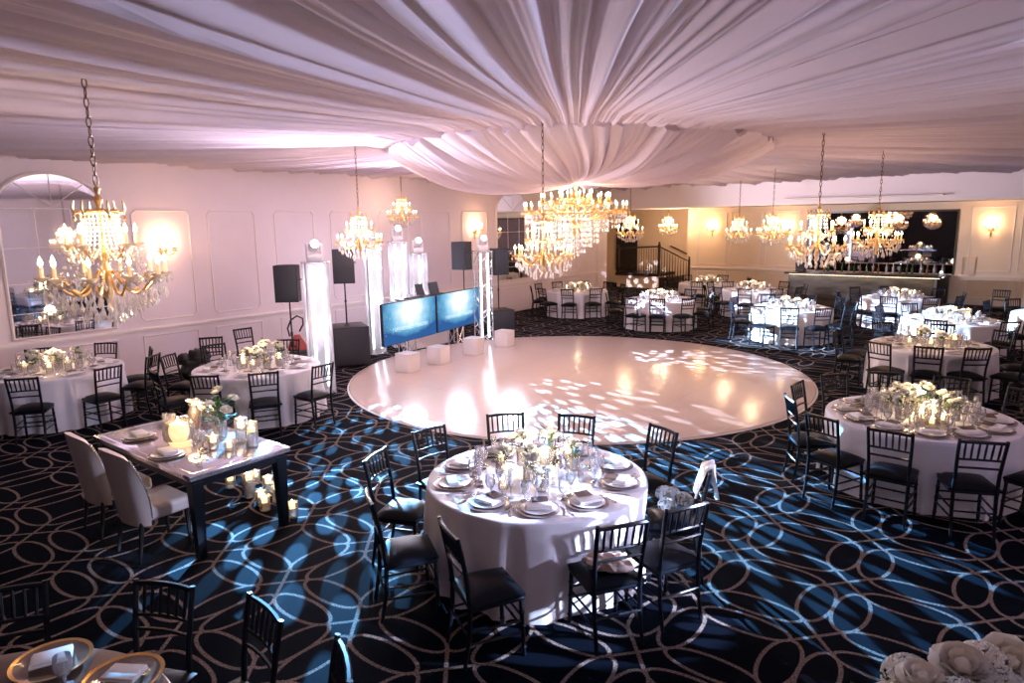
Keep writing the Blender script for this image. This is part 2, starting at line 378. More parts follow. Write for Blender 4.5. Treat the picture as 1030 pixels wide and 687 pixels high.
# doorway, stair landing, railing in the alcove
struct('door_1', MB().box(-15.8, -14.75, 28.0, 28.1, .6, 2.85).box(-15.72, -14.83, 27.98, 28.0, .66, 2.78), M['black'], 'dark doorway above the stair landing', 'door')
land = MB().box(-14.95, -12.9, 26.45, 28.05, .50, .62); lface = MB().box(-14.9, -12.9, 26.5, 28.05, 0, .5)
st = [P('landing', land.mesh('landing', M['darkwood'], False), [P('landing_base', lface.mesh('landing_base', M['tan'], False))])]
for k in range(3):
    st.append(P('step', MB().box(-12.9+.45*k, -12.45+.45*k, 26.5, 28.05, 0, .465-.155*k).mesh('step', M['darkwood'], False)))
def newel(x, y, z0, z1):
    return MB().rbox(x-.05, x+.05, y-.05, y+.05, z0, z1, .008).ball((x, y, z1+.05), .055, nu=8, nv=6)
for x, z0, z1 in ((-14.85, .62, 1.72), (-12.9, .6, 1.86), (-11.55, 0, 1.28)):
    st.append(P('newel_post', newel(x, 26.5, z0, z1).mesh('newel_post', M['darkwood'])))
st.append(P('handrail', MB().tube([(-14.85,26.5,1.66), (-12.9,26.5,1.76), (-11.55,26.5,1.16)], .035, 8).mesh('handrail', M['darkwood'])))
st.append(P('handrail', MB().tube([(-13.1,28.0,1.74), (-11.75,28.0,1.14)], .03, 8).mesh('handrail', M['darkwood'])))
for k in range(17):
    x = -14.72+k*.112; st.append(P('baluster', MB().lathe([(.012,0),(.02,.2),(.012,.5),(.012,1.06)], 6, (x, 26.5, .62)).mesh('baluster', M['darkwood'])))
for k in range(10):
    x = -12.78+k*.122; zb = .50-.155*int((x+12.9)/.45); zt = 1.74-(x+12.9)*.445; st.append(P('baluster', MB().lathe([(.012,0),(.02,(zt-zb)*.3),(.012,zt-zb)], 6, (x, 26.5, zb-.04)).mesh('baluster', M['darkwood'])))
spawn('staircase', st, (0,0,0), 0, 'dark wooden railing and steps down from the alcove landing', 'staircase')

# ------------------------------------------------------------------ dance floor
DCX, DCY, DR = -6.9, 10.72, 4.19
df = MB().lathe([(DR-.02, .001), (DR, .006), (DR-.004, .022), (DR-.03, .026), (.001, .026)], 160).mesh('floor_panel', M['dance'])
edge = MB().lathe([(DR+.004, .001), (DR+.035, .003), (DR+.004, .022)], 160, cap=False).mesh('edge_trim', M['white'])
spawn('dance_floor', [P('floor_panel', df), P('edge_trim', edge)], (DCX, DCY, 0), 0, 'large round glossy white dance floor in the middle of the carpet', 'dance floor')

# ------------------------------------------------------------------ ceiling drapes
def noise1(seed):
    rnd = random.Random(seed); t = [rnd.random() for _ in range(512)]
    def f(x):
        i = math.floor(x); u = x-i; u = u*u*(3-2*u); return t[i % 512]*(1-u)+t[(i+1) % 512]*u
    return f
def fold_fn(n, seed):
    # irregular gathered folds around a full turn: crisp ridges between soft troughs
    rnd = random.Random(seed); ws = [.35+rnd.random()**1.6*1.7 for _ in range(n)]; S = sum(ws); ed = [0]
    for w in ws: ed.append(ed[-1]+w/S)
    hs = [.25+rnd.random()*.75 for _ in range(n)]; hw = [w/S*n for w in ws]
    import bisect
    def f(t):
        t %= 1.0; i = min(max(bisect.bisect(ed, t)-1, 0), n-1); u = (t-ed[i])/(ed[i+1]-ed[i])
        return hs[i]*min(1.4, hw[i])*(sin(pi*u)**.8)       # hanging belly between two gathers
    return f
RR = 3.35; ZR = 4.17
def outer_drape():
    N, R = 3600, 20; f = fold_fn(230, 3); f2 = fold_fn(620, 5); g = noise1(9); mb = MB(); rows = []
    for j in range(R+1):
        t = (j/R)**1.35; row = []
        for k in range(N):
            th = 2*pi*k/N; c, s = cos(th), sin(th)
            # distance to the walls along this direction
            dx = ((XR-.02)-DCX)/c if c > 1e-9 else ((XL+.012)-DCX)/c if c < -1e-9 else 1e9
            dy = ((YBULK-.02)-DCY)/s if s > 1e-9 else ((YB+.02)-DCY)/s if s < -1e-9 else 1e9
            dm = min(dx, dy); r = RR+(dm-RR)*t
            q = k/N+.0016*sin(r*.9+g(k*.02)*6)*t
            sag = .04*sin(pi*min(1, t*1.02))*(.6+.8*g(th*7/(2*pi)*3))
            amp = min(r*.021, .19)*(.55+.45*sin(pi*min(1, t+.15)))
            z = ZR+(4.05-ZR)*t-sag-amp*f(q)-.6*amp*f2(q)+.62*amp
            if t < .02: z -= .05
            row.append((DCX+r*c, DCY+r*s, z))
        row.append(row[0]); rows.append(row)
    # a short turned-in hem at the ring
    hem = [(DCX+(RR+.03)*(p[0]-DCX)/RR, DCY+(RR+.03)*(p[1]-DCY)/RR, ZR+.06) for p in rows[0]]
    return mb.grid([hem]+rows)
spawn('ceiling_drape', outer_drape().mesh('ceiling_drape', M['voile'], True, None), (0,0,0), 0, 'pleated white ceiling drape fanning out from the ring to the walls', 'drape')
def canopy():
    N, R = 1300, 22; f = fold_fn(84, 21); f2 = fold_fn(300, 22); rows = []
    for j in range(R+1):
        t = j/R; row = []; r = RR*(1-t)+.10*t
        for k in range(N):
            th = 2*pi*k/N; q = k/N+.02*sin(t*2.4)*sin(th*2+1)
            bowl = 3.53+.56*(r/RR)**3.0-.15*max(0, cos(th+2.3))*(r/RR)*(1-r/RR)*4
            amp = .26*(r/RR)**.9*min(1, .4+2*t)
            z = bowl+amp*.6-amp*f(q)-.25*amp*f2(q)
            row.append((DCX+r*cos(th), DCY+r*sin(th), z))
        row.append(row[0]); rows.append(row)
    return MB().grid(rows)
collar = MB().lathe([(.16,-.05),(.2,-.02),(.2,.03),(.1,.06)], 20, (DCX, DCY, 3.56), cap=False).mesh('gather_collar', M['voile'])
spawn('canopy', [P('draped_bowl', canopy().mesh('draped_bowl', M['voile'], True, None)), P('gather_collar', collar)], (0,0,0), 0, 'white pleated fabric bowl hanging inside the ring over the dance floor', 'canopy')

# ------------------------------------------------------------------ lights
def light(kind, name, loc, power, col, size=.1, parent=None, rot=None, **kw):
    l = D.lights.new(name, kind); l.energy = power; l.color = col
    if kind == 'POINT': l.shadow_soft_size = size
    if kind == 'SPOT': l.shadow_soft_size = size; l.spot_size = kw.get('angle', .6); l.spot_blend = kw.get('blend', .3)
    if kind == 'AREA': l.shape = 'RECTANGLE'; l.size = size; l.size_y = kw.get('size_y', size)
    o = D.objects.new(name, l); COL.objects.link(o); o.location = loc
    if rot: o.rotation_euler = rot
    if parent: o.parent = parent
    return o
def aim(o, target):
    d = Vector(target)-o.location; o.rotation_euler = d.to_track_quat('-Z', 'Y').to_euler()
WARM = (1,.64,.38)
COOL = (.84,.80,1.0)

# ------------------------------------------------------------------ chandeliers
def chain_mesh(h, links=True):
    mb = MB()
    if links:
        n = max(2, int(h/.062)); st_ = h/n
        for k in range(n):
            z = st_*(k+.5); a = 0 if k % 2 else pi/2
            pts = [(.017*cos(q)*cos(a), .017*cos(q)*sin(a), z+(st_*.62)*sin(q)) for q in [2*pi*i/8 for i in range(8)]]
            mb.tube(pts, .0055, 4, closed=True)
    else: mb.tube([(0,0,0), (0,0,h)], .011, 5)
    return mb.mesh('chain', M['brass_dark'])
def arm_meshes(R, z0, zc, zcup, n=12, det=True):
    # S-curve arm from the stem (r=.05,z0) dipping to zc and rising to a cup at R,zcup
    pts = []
    for i in range(n+1):
        t = i/n; r = .05+(R-.05)*t; z = z0+(zcup-z0)*t-(1.0*(min(z0, zcup)-zc))*sin(pi*min(1, t*1.12))**1.2
        if t > .9: r = R; 
        pts.append((r, 0, z))
    pts.append((R, 0, zcup))
    arm = MB().tube(pts, .011, 5 if not det else 7)
    cup = MB().lathe([(.008,-.03),(.018,-.02),(.05,.0),(.058,.012),(.02,.008)], 10 if det else 7, (R,0,zcup))
    cand = MB().lathe([(.013,.0),(.013,.09)], 8 if det else 5, (R,0,zcup))
    bulb = MB().lathe([(.001,0),(.016,.018),(.018,.032),(.010,.055),(.001,.078)], 8 if det else 5, (R,0,zcup+.09))
    drops = MB()
    for k in range(5 if det else 3):
        a = 2*pi*k/(5 if det else 3)+.4; drops.drop((R+.052*cos(a), .052*sin(a), zcup-.005), .011, .062, 5)
    return arm, cup, cand, bulb, drops
DROP1 = MB().drop((0,0,0), .011, .062, 6).mesh('crystal_drop', M['crystal'], False)
def chandelier_spec(det, n1=10, n2=5, links=True, chain=1.0):
    sp = []
    sp.append(P('chain', chain_mesh(chain, links)))
    stem = MB().lathe([(.004,.0),(.022,-.03),(.012,-.07),(.035,-.11),(.016,-.16),(.018,-.25),(.03,-.31),(.018,-.38),(.018,-.50),(.04,-.56),(.026,-.62),(.05,-.68),(.03,-.76),(.04,-.83),(.02,-.9),(.012,-.94),(.02,-.97),(.001,-1.0)], 12 if det else 8)
    sp.append(P('stem', stem.mesh('stem', M['gold'])))
    cr = MB().lathe([(.06,-.22),(.13,-.215),(.145,-.20),(.12,-.185)], 16 if det else 10, cap=False)
    for k in range(6):
        a = 2*pi*k/6
        cr.tube([(.13*cos(a), .13*sin(a), -.20), (.165*cos(a), .165*sin(a), -.22), (.175*cos(a), .175*sin(a), -.18), (.165*cos(a), .165*sin(a), -.12)], [.012,.012,.012,.007], 6); cr.drop((.17*cos(a), .17*sin(a), -.22), .014, .06, 5)
    sp.append(P('crown', cr.mesh('crown', M['gold'])))
    gar = MB(); rnd = random.Random(5)
    for k in range(26 if det else 12):               # bead strands from the crown to the tier ring
        a = 2*pi*k/(26 if det else 12)
        nb = 12 if det else 7
        for i in range(nb):
            t = i/(nb-1); r = .13+.10*t-.07*sin(pi*t)*.6; z = -.22-.36*t
            gar.drop((r*cos(a), r*sin(a), z+.02), .0125 if det else .015, .042 if det else .055, 5)
    for k in range(22 if det else 12):
        a = 2*pi*k/(22 if det else 12)+.1; nb = 8 if det else 5
        for i in range(nb):
            t = i/(nb-1); r = .23+.17*t; z = -.50-.24*t-.07*sin(pi*t)
            gar.drop((r*cos(a), r*sin(a), z+.02), .011 if det else .014, .036 if det else .05, 5)
    sp.append(P('bead_strands', gar.mesh('bead_strand', M['crystal'], False), (), kind='stuff'))
    fr = MB()
    tiers = ((.41,-.80,44), (.34,-.86,36), (.26,-.90,30), (.17,-.95,20), (.08,-.98,10), (.24,-.50,26), (.38,-.70,30)) if det else ((.41,-.78,28), (.36,-.84,24), (.27,-.90,20), (.15,-.96,12), (.25,-.48,16), (.38,-.68,20))
    for r, z, n in tiers:
        for k in range(n):
            a = 2*pi*k/n+r*5; h = rnd.uniform(.07,.115)
            fr.drop((r*cos(a), r*sin(a), z+rnd.uniform(-.02,.02)), (.0145 if det else .018), h if det else h*1.15, 6 if det else 5)
    sp.append(P('crystal_fringe', fr.mesh('crystal_drop', M['crystal'], False), (), kind='stuff'))
    for (n, R, z0, zc, zcup, ph) in ((n1, .42, -.66, -.86, -.70, 0), (n2, .25, -.5, -.58, -.46, .3)):
        a_, c_, k_, b_, d_ = arm_meshes(R, z0, zc, zcup, 12 if det else 7, det)
        if det:
            am, cm, km, bm, dm = a_.mesh('arm', M['gold']), c_.mesh('drip_cup', M['crystal']), k_.mesh('candle_sleeve', M['candle_sleeve']), b_.mesh('bulb', M['bulb']), d_.mesh('cup_drops', M['crystal'], False)
        else:
            am = a_.merge(c_).mesh('arm', M['gold']); bm = b_.mesh('bulb', M['bulb']); km = k_.merge(d_).mesh('candle_sleeve', M['candle_sleeve'])
        for k in range(n):
            rz = (0, 0, 2*pi*k/n+ph)
            sp.append(P('arm', am, [P('drip_cup', cm), P('candle_sleeve', km), P('bulb', bm)]+[P('crystal_drop', DROP1, loc=(R+.052*cos(q*1.257+.4), .052*sin(q*1.257+.4), zcup-.005)) for q in range(5)] if det else [P('candle_sleeve', km), P('bulb', bm)], rot=rz))
    return sp
NEARCH = chandelier_spec(True, 10, 5, True, .95)
MIDCH = chandelier_spec(False, 10, 5, True, 1.0)
def chandelier(x, y, ztop, label, spec, power, group='gold crystal chandeliers', rz=0, sc=1.0, chain=None):
    o = spawn('chandelier', spec, (x, y, ztop), rz, label, 'chandelier', group, sc)
    if chain:
        for c in o.children:
            if c.name.startswith('chain'): c.scale = (1, 1, chain*1.2)
    light('POINT', 'chandelier_glow', (0, 0, -.36), power, WARM, .16, o)
    return o
CP = 75
chandelier(-6.05, 2.36, 3.20, 'large gold candle chandelier before the arched mirror', NEARCH, CP*.8, sc=1.04, chain=.93)
chandelier(-9.3, 7.68, 3.16, 'crystal chandelier above the loudspeaker behind the white totem', MIDCH, CP, rz=.3, sc=.86, chain=1.1)
chandelier(-12.7, 11.85, 3.62, 'small crystal chandelier high above the tall white light towers', MIDCH, CP*.3, rz=.2, sc=.82, chain=.75)
chandelier(-5.35, 7.52, 3.04, 'crystal chandelier hanging in front of the central one', MIDCH, CP, rz=.1, sc=.90, chain=1.2)
chandelier(-2.88, 11.42, 3.10, 'gold candle chandelier above the bar\'s left half', MIDCH, CP, rz=.5, sc=.98, chain=1.03)
chandelier(-2.62, 14.62, 3.09, 'crystal chandelier with tall bead cone before the bar mirror', MIDCH, CP, rz=.25, sc=.96, chain=1.05)
chandelier(-5.5, 17.55, 3.07, 'small chandelier beside the bar mirror, next to the wall sconce', MIDCH, CP, rz=.4, sc=.84, chain=1.15)
chandelier(-7.3, 20.2, 3.03, 'small chandelier before the tan wall, left of the bar', MIDCH, CP, rz=0, sc=.86, chain=1.15)
chandelier(-10.59, 19.66, 3.16, 'chandelier half hidden beside the large central chandelier', MIDCH, CP, rz=.15, sc=.95, chain=1.0)
chandelier(-12.06, 25.5, 3.12, 'small chandelier under the low ceiling by the staircase', MIDCH, CP*2.8, rz=.6, sc=.84, chain=.2)
def big_chandelier():
    sp = []
    stem = MB().lathe([(.03,.12),(.04,.0),(.02,-.05),(.08,-.10),(.04,-.18),(.12,-.24),(.06,-.32),(.05,-.5),(.12,-.56),(.07,-.64),(.14,-.72),(.04,-.82),(.02,-.9)], 14)
    sp.append(P('stem', stem.mesh('stem', M['gold'])))
    sp.append(P('chain', MB().tube([(0,0,.1), (0,0,.98)], .014, 6).mesh('chain', M['brass_dark'])))
    for n, R, z0, zc, zcup, ph in ((24, .93, -.55, -.62, -.42, 0), (16, .62, -.4, -.5, -.26, .1), (8, .3, -.3, -.38, -.2, .2)):
        a_, c_, k_, b_, d_ = arm_meshes(R, z0, zc, zcup, 9, False)
        am = a_.merge(c_).mesh('arm', M['gold']); bm = b_.mesh('bulb', M['bulb']); km = k_.merge(d_).mesh('candle_sleeve', M['candle_sleeve'])
        for k in range(n): sp.append(P('arm', am, [P('candle_sleeve', km), P('bulb', bm)], rot=(0, 0, 2*pi*k/n+ph)))
    rnd = random.Random(8)
    for nm, tiers in (('crystal_fringe', ((.92,-.46,60), (.8,-.56,48), (.62,-.3,40), (.6,-.62,36))), ('crystal_curtain', ((.42,-.62,30), (.3,-.7,24), (.18,-.8,14), (.06,-.86,6)))):
        fr = MB()
        for r, z, n in tiers:
            for k in range(n):
                a = 2*pi*k/n+r*7; x, y = r*cos(a), r*sin(a)
                fr.drop((x, y, z), .017, .10, 5)
                for i in range(1, 4 if nm == 'crystal_curtain' else 2): fr.drop((x, y, z-.10*i), .014, .095, 5)
        sp.append(P(nm, fr.mesh('crystal_drop', M['crystal'], False), (), kind='stuff'))
    rim = MB()
    for r, z in ((.86,-.47), (.56,-.3)): rim.tube([(r*cos(2*pi*k/40), r*sin(2*pi*k/40), z) for k in range(40)], .016, 6, closed=True)
    sp.append(P('tier_ring', rim.mesh('tier_ring', M['gold'])))
    return sp
bc = spawn('chandelier', big_chandelier(), (DCX, DCY, 3.46), .1, 'widest chandelier, many tiers of candles and crystals under the canopy', 'chandelier')
light('POINT', 'chandelier_glow', (0, 0, -.62), 170, WARM, .3, bc)
light('POINT', 'chandelier_glow', (.1, 0, -.06), 22, WARM, .15, bc)

chandelier(1.9, -.7, 3.1, 'unseen gold candle chandelier added behind the camera for fill light', MIDCH, 30, rz=.2, sc=.95, chain=1.05)  # added unseen lamp, brightens the flowers close to the camera
# wall sconces
def sconce_spec():
    plate = MB().lathe([(.001,0),(.05,.005),(.06,.02),(.03,.03),(.001,.035)], 12); pm = MB()
    pm.merge(plate, RY(pi/2)); pm.drop((.02, 0, -.05), .025, .16, 6)
    sp = [P('back_plate', pm.mesh('back_plate', M['gold']))]
    for s in (-1, 1):
        arm = MB().tube([(.03,0,-.02), (.10,.04*s,-.07), (.14,.10*s,-.05), (.14,.11*s,.02)], .008, 6).lathe([(.008,0),(.035,.015),(.038,.025)], 10, (.14,.11*s,.02))
        can = MB().lathe([(.011,.02),(.011,.10)], 8, (.14,.11*s,.02)); bu = MB().lathe([(.001,0),(.017,.02),(.018,.035),(.001,.08)], 8, (.14,.11*s,.12))
        dr = MB()
        for k in range(4): dr.drop((.14+.035*cos(k*1.57), .11*s+.035*sin(k*1.57), .035), .009, .05, 5)
        sp.append(P('arm', arm.mesh('arm', M['gold']), [P('candle_sleeve', can.mesh('candle_sleeve', M['candle_sleeve'])), P('bulb', bu.mesh('bulb', M['bulb'])), *[P('crystal_drop', DROP1, loc=(.14+.035*cos(q*1.57), .11*s+.035*sin(q*1.57), .035)) for q in range(4)]]))
    return sp
SCON = sconce_spec()
for x, y, z, r, lab in ((XL, 6.33, 2.42, 0, 'two-candle gold wall sconce beside the arched mirror'), (XL, 15.47, 2.6, 0, 'two-candle gold wall sconce on the left wall past the light towers'),
                        (-10.62, YF, 2.43, -pi/2, 'two-candle gold wall sconce on the far wall near the stairs'), (-7.75, YF, 2.43, -pi/2, 'two-candle gold wall sconce just left of the bar mirror'),
                        (-1.53, YF, 2.43, -pi/2, 'two-candle gold wall sconce on the cream wall right of the bar')):
    o = spawn('wall_sconce', SCON, (x, y, z), r, lab, 'sconce', 'gold wall sconces', 1.25)
    light('POINT', 'sconce_glow', (.17, 0, .13), 19, (1,.60,.30), .08, o)

# ------------------------------------------------------------------ chairs
def turned(p0, p1, r, n=7, rings=(.3,.62), sub=1):
    # bamboo-turned stick with raised rings
    p0, p1 = Vector(p0), Vector(p1); pts = []; rad = []
    ts = [0]
    for q in rings: ts += [q-.03, q, q+.03]
    ts.append(1)
    for t in ts:
        pts.append(p0.lerp(p1, t)); rad.append(r*(1.35 if t in rings else 1))
    return MB().tube(pts, rad, n)
def chair_near():
    sp = []; c = M['chair']
    cu = MB()
    NX = 9; rows = []
    def cush(u, v):
        x = u*(.205-.012*v); y = v*.195; e = max(abs(u), abs(v)); z = .478-.028*max(0, e-.55)**2/.2025-.0*u
        return (x, y, z+.03*(1-u*u)*(1-v*v))
    top = [[cush(-1+2*j/8, -1+2*i/8) for j in range(9)] for i in range(9)]
    cu.grid(top); edge_ = top[0]+[r[-1] for r in top[1:]]+top[-1][-2::-1]+[r[0] for r in top[-2:0:-1]]
    n = len(edge_); lo = [(x*1.0, y*1.0, .43) for x, y, z in edge_]
    cu.add([*edge_, *lo], [(i, n+i, n+(i+1) % n, (i+1) % n) for i in range(n)]+[tuple(range(n, 2*n))])
    sp.append(P('cushion', cu.mesh('cushion', M['cushion'], True, 1.2)))
    sf = MB().rbox(-.195, .195, -.19, .19, .40, .43, .01, 2)
    sp.append(P('seat_frame', sf.mesh('seat_frame', c)))
    for s in (-1, 1):
        sp.append(P('leg', turned((.175*s,.17,.42), (.185*s,.185,0), .0155, 7, (.25,.5,.85)).mesh('leg', c)))
        rl = MB().tube([(.172*s,-.235,0), (.170*s,-.195,.22), (.170*s,-.185,.42), (.172*s,-.20,.60), (.18*s,-.235,.80), (.184*s,-.262,.925)], [.013,.0165,.017,.016,.0155,.015], 7)
        sp.append(P('leg', rl.mesh('leg', c)))
    def backy(z): return -.185-.077*((z-.42)/.5)**1.6
    for z, r in ((.905,.0155), (.735,.011), (.655,.011)):
        y = backy(z); sp.append(P('back_rail', MB().tube([(-.178,y,z), (-.09,y-.012,z+.004), (0,y-.016,z+.006), (.09,y-.012,z+.004), (.178,y,z)], r, 6).mesh('back_rail', c)))
    for k in range(6):
        x = -.13+.052*k; sp.append(P('spindle', MB().tube([(x, backy(.735)-.012, .735), (x*1.03, backy(.82)-.012, .82), (x*1.05, backy(.905)-.012, .905)], [.008,.0105,.008], 6).mesh('spindle', c)))
    for p0, p1 in (((-.18,.178,.20), (.18,.178,.20)), ((-.178,.176,.28), (.178,.176,.28)), ((-.171,-.205,.24), (.171,-.205,.24))):
        sp.append(P('stretcher', turned(p0, p1, .009, 6, (.5,)).mesh('stretcher', c)))
    for s in (-1, 1):
        for z in (.17, .255): sp.append(P('stretcher', turned((.182*s,.178,z), (.171*s,-.20,z), .009, 6, (.5,)).mesh('stretcher', c)))
    return sp
NEARC = chair_near()
def chair_far():
    c = M['chair']; sp = [NEARC[0]]; fr = MB().box(-.195, .195, -.19, .19, .40, .43)
    for p0, p1 in (((-.18,.178,.20), (.18,.178,.20)), ((-.178,.176,.28), (.178,.176,.28)), ((-.171,-.205,.24), (.171,-.205,.24)), ((-.182,.178,.21), (-.171,-.2,.21)), ((.182,.178,.21), (.171,-.2,.21))):
        fr.tube([p0, p1], .010, 4)
    sp.append(P('seat_frame', fr.mesh('seat_frame', c)))
    for s in (-1, 1):
        sp.append(P('leg', MB().tube([(.175*s,.17,.42), (.185*s,.185,0)], .0165, 5).mesh('leg', c)))
        sp.append(P('leg', MB().tube([(.172*s,-.235,0), (.170*s,-.185,.42), (.172*s,-.20,.60), (.184*s,-.262,.925)], .0165, 5).mesh('leg', c)))
    b = MB()
    def backy(z): return -.185-.077*((z-.42)/.5)**1.6
    for z, r in ((.905,.0165), (.735,.012), (.655,.012)): b.tube([(-.178,backy(z),z), (0,backy(z)-.016,z), (.178,backy(z),z)], r, 4)
    for k in range(6):
        x = -.13+.052*k; b.tube([(x, backy(.735)-.01, .735), (x*1.05, backy(.905)-.01, .905)], .0095, 4)
    sp.append(P('backrest', b.mesh('backrest', c)))
    return sp
FARC = chair_far()

CAMX, CAMY = 0.0, 0.0
FW = (-.618, .786)          # the way the camera looks, on the floor
HOURS = ['twelve','one','two','three','four','five','six','seven','eight','nine','ten','eleven']
def clock(dx, dy, half=True):
    # o'clock as seen from above with six o'clock nearest the camera
    u = dx*.786+dy*.618; w = dx*FW[0]+dy*FW[1]
    h = (atan2(u, w)/(2*pi)*12) % 12
    if half:
        k = round(h*2) % 24
        return ("half past "+HOURS[(k//2) % 12]) if k % 2 else HOURS[(k//2) % 12]+" o'clock"
    return HOURS[round(h) % 12]+" o'clock"
used = {}
def uniq(fmt, dx, dy):
    s = fmt % clock(dx, dy)
    if s in used:
        # step the hour by halves until free
        a = atan2(dy, dx)
        for k in range(1, 24):
            for sg in (1, -1):
                b = a+sg*k*.13; s2 = fmt % clock(cos(b), sin(b))
                if s2 not in used: used[s2] = 1; return s2
    used[s] = 1; return s
def chair_at(seat, face, tname, tc, spec, label=None):
    # face = angle (rad) the sitter looks
    CHAIRS.append((seat[0], seat[1], face))
    lab = label or uniq('black chiavari chair at %s of '+tname, seat[0]-tc[0], seat[1]-tc[1])
    return spawn('chiavari_chair', spec, (seat[0], seat[1], 0), face-pi/2, lab, 'chair', 'black chairs at '+tname)
def chair_back(bx, by, deg, tname, tc, spec, label=None):
    a = radians(deg); return chair_at((bx+.255*cos(a), by+.255*sin(a)), a, tname, tc, spec, label)
def chair_ring(tc, degs, tname, spec, R=1.17):
    for d in degs:
        a = radians(d); rr = R+random.uniform(-.02,.05); j = random.uniform(-.08,.08)
        chair_at((tc[0]+rr*cos(a), tc[1]+rr*sin(a)), a+pi+j, tname, tc, spec)

# ------------------------------------------------------------------ table linen
def cloth_mesh(seed, R=.915, zt=.752):
    rnd = random.Random(seed); N = 216; n1 = 17; ph = [rnd.random()*6.28 for _ in range(4)]
    rows = [[(0, 0, zt)]*(N+1)]
    for r in (.45*R, .9*R, R-.012): rows.append([(r*cos(2*pi*k/N), r*sin(2*pi*k/N), zt) for k in range(N+1)])
    for i, z in enumerate((zt-.004, zt-.014, zt-.05, .62, .5, .36, .22, .1, .004)):
        t = (zt-z)/zt; row = []
        for k in range(N+1):
            a = 2*pi*(k % N)/N
            w = sin(n1*a+ph[0]+.8*sin(3*a+ph[1]))*.55+sin(9*a+ph[2])*.3+sin(29*a+ph[3]+sin(5*a))*.22
            r = R+.002+.035*t+.052*(abs(w)**.8*(1 if w > 0 else -1))*min(1, t*1.5)
            if i == 0: r = R-.002
            row.append((r*cos(a), r*sin(a), z))
        rows.append(row)
    return MB().grid(rows).mesh('tablecloth', M['cloth'], True, None)
TABLES = {}
CLOTHS = []; CHAIRS = []
def cloth(x, y, tname, k, rz=0, sc=1.0, mat=None, R=.915): CLOTHS.append((x, y, tname, k, rz, mat, R))
def sstep(a, b, x):
    t = min(1, max(0, (x-a)/(b-a))); return t*t*(3-2*t)
def make_cloths():
    # the linen gives way where a seat is pushed under the table edge
    for x, y, tname, k, rz, mat, R in CLOTHS:
        me = cloth_mesh(k+1+int(rz*10), R)
        near = [c for c in CHAIRS if hypot(c[0]-x, c[1]-y) < 1.5 and (x-c[0])*cos(c[2])+(y-c[1])*sin(c[2]) > .5*hypot(c[0]-x, c[1]-y)]
        for v in me.vertices:
            p = v.co
            if p.z > .70: continue
            hz = sstep(.69, .55, p.z)
            for cx, cy, fa in near:
                dx, dy = p.x+x-cx, p.y+y-cy; f = (cos(fa), sin(fa)); yl = dx*f[0]+dy*f[1]; xl = abs(dx*f[1]-dy*f[0])
                if -.5 < yl < .235 and xl < .32:
                    d = (.235-yl)*sstep(.27, .205, xl)*hz; p.x += f[0]*d; p.y += f[1]*d
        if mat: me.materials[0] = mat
        me.update()
        spawn('tablecloth', me, (x, y, 0), 0, 'white floor-length cloth over '+tname if not mat else 'satin cloth on the table cut by the bottom left corner', 'tablecloth', 'white round tablecloths')

# ------------------------------------------------------------------ tableware
def plate_mesh(R, h, mat, name, n=28):
    return MB().lathe([(.001,.004),(R*.62,.004),(R*.72,h*.6),(R*.98,h),(R,h+.002),(R*.98,h+.004),(R*.70,h*.6+.006),(R*.6,.010),(.001,.010)], n).mesh(name, mat)
CHARGER = plate_mesh(.165, .014, M['charger'], 'charger_plate'); PLATE = plate_mesh(.135, .016, M['china'], 'dinner_plate')
PLATEF = plate_mesh(.155, .014, M['china'], 'dinner_plate', 14)
def napkin_mesh():
    mb = MB().rbox(-.052, .052, -.10, .10, 0, .012, .005, 2).rbox(-.049, .05, -.098, .09, .012, .022, .004, 2)
    for k, (x, y, z) in enumerate(mb.v): mb.v[k] = (x+.006*sin(y*30), y, z+.003*sin(x*60+y*25))
    return mb.mesh('napkin', M['napkin'])
NAP = napkin_mesh()
CARD = MB().rbox(-.062, .062, -.05, .05, 0, .004, .0015, 1).mesh('menu_card', M['card'])
def glass_mesh(prof, name, n=14, mat='glass'): return MB().lathe(prof, n, cap=False).mesh(name, M[mat])
WINE = glass_mesh([(.001,.004),(.034,.002),(.034,.005),(.006,.010),(.004,.09),(.02,.105),(.038,.14),(.038,.165),(.031,.20)], 'wine_glass')
GOBL = glass_mesh([(.001,.004),(.036,.002),(.036,.005),(.008,.012),(.007,.05),(.03,.065),(.041,.10),(.040,.13),(.037,.155)], 'water_goblet')
FLUT = glass_mesh([(.001,.004),(.031,.002),(.031,.005),(.005,.010),(.004,.08),(.015,.10),(.024,.15),(.023,.20),(.020,.235)], 'champagne_flute')
WINEF = glass_mesh([(.034,.003),(.006,.010),(.004,.09),(.036,.14),(.031,.20)], 'wine_glass', 8)
GOBLF = glass_mesh([(.036,.003),(.007,.05),(.041,.10),(.037,.155)], 'water_goblet', 8)
def fork_mesh():
    mb = MB().rbox(-.006, .006, -.10, .04, 0, .004, .0015, 1).rbox(-.011, .011, .04, .06, 0, .004, .0015, 1)
    for k in range(4): mb.box(-.011+.006*k, -.008+.006*k, .06, .10, .001, .003)
    return mb.mesh('fork', M['silver'])
FORK = fork_mesh()
KNIFE = MB().rbox(-.006, .006, -.11, .0, 0, .005, .002, 1).rbox(-.008, .008, 0, .11, 0, .002, .0008, 1).mesh('knife', M['silver'])
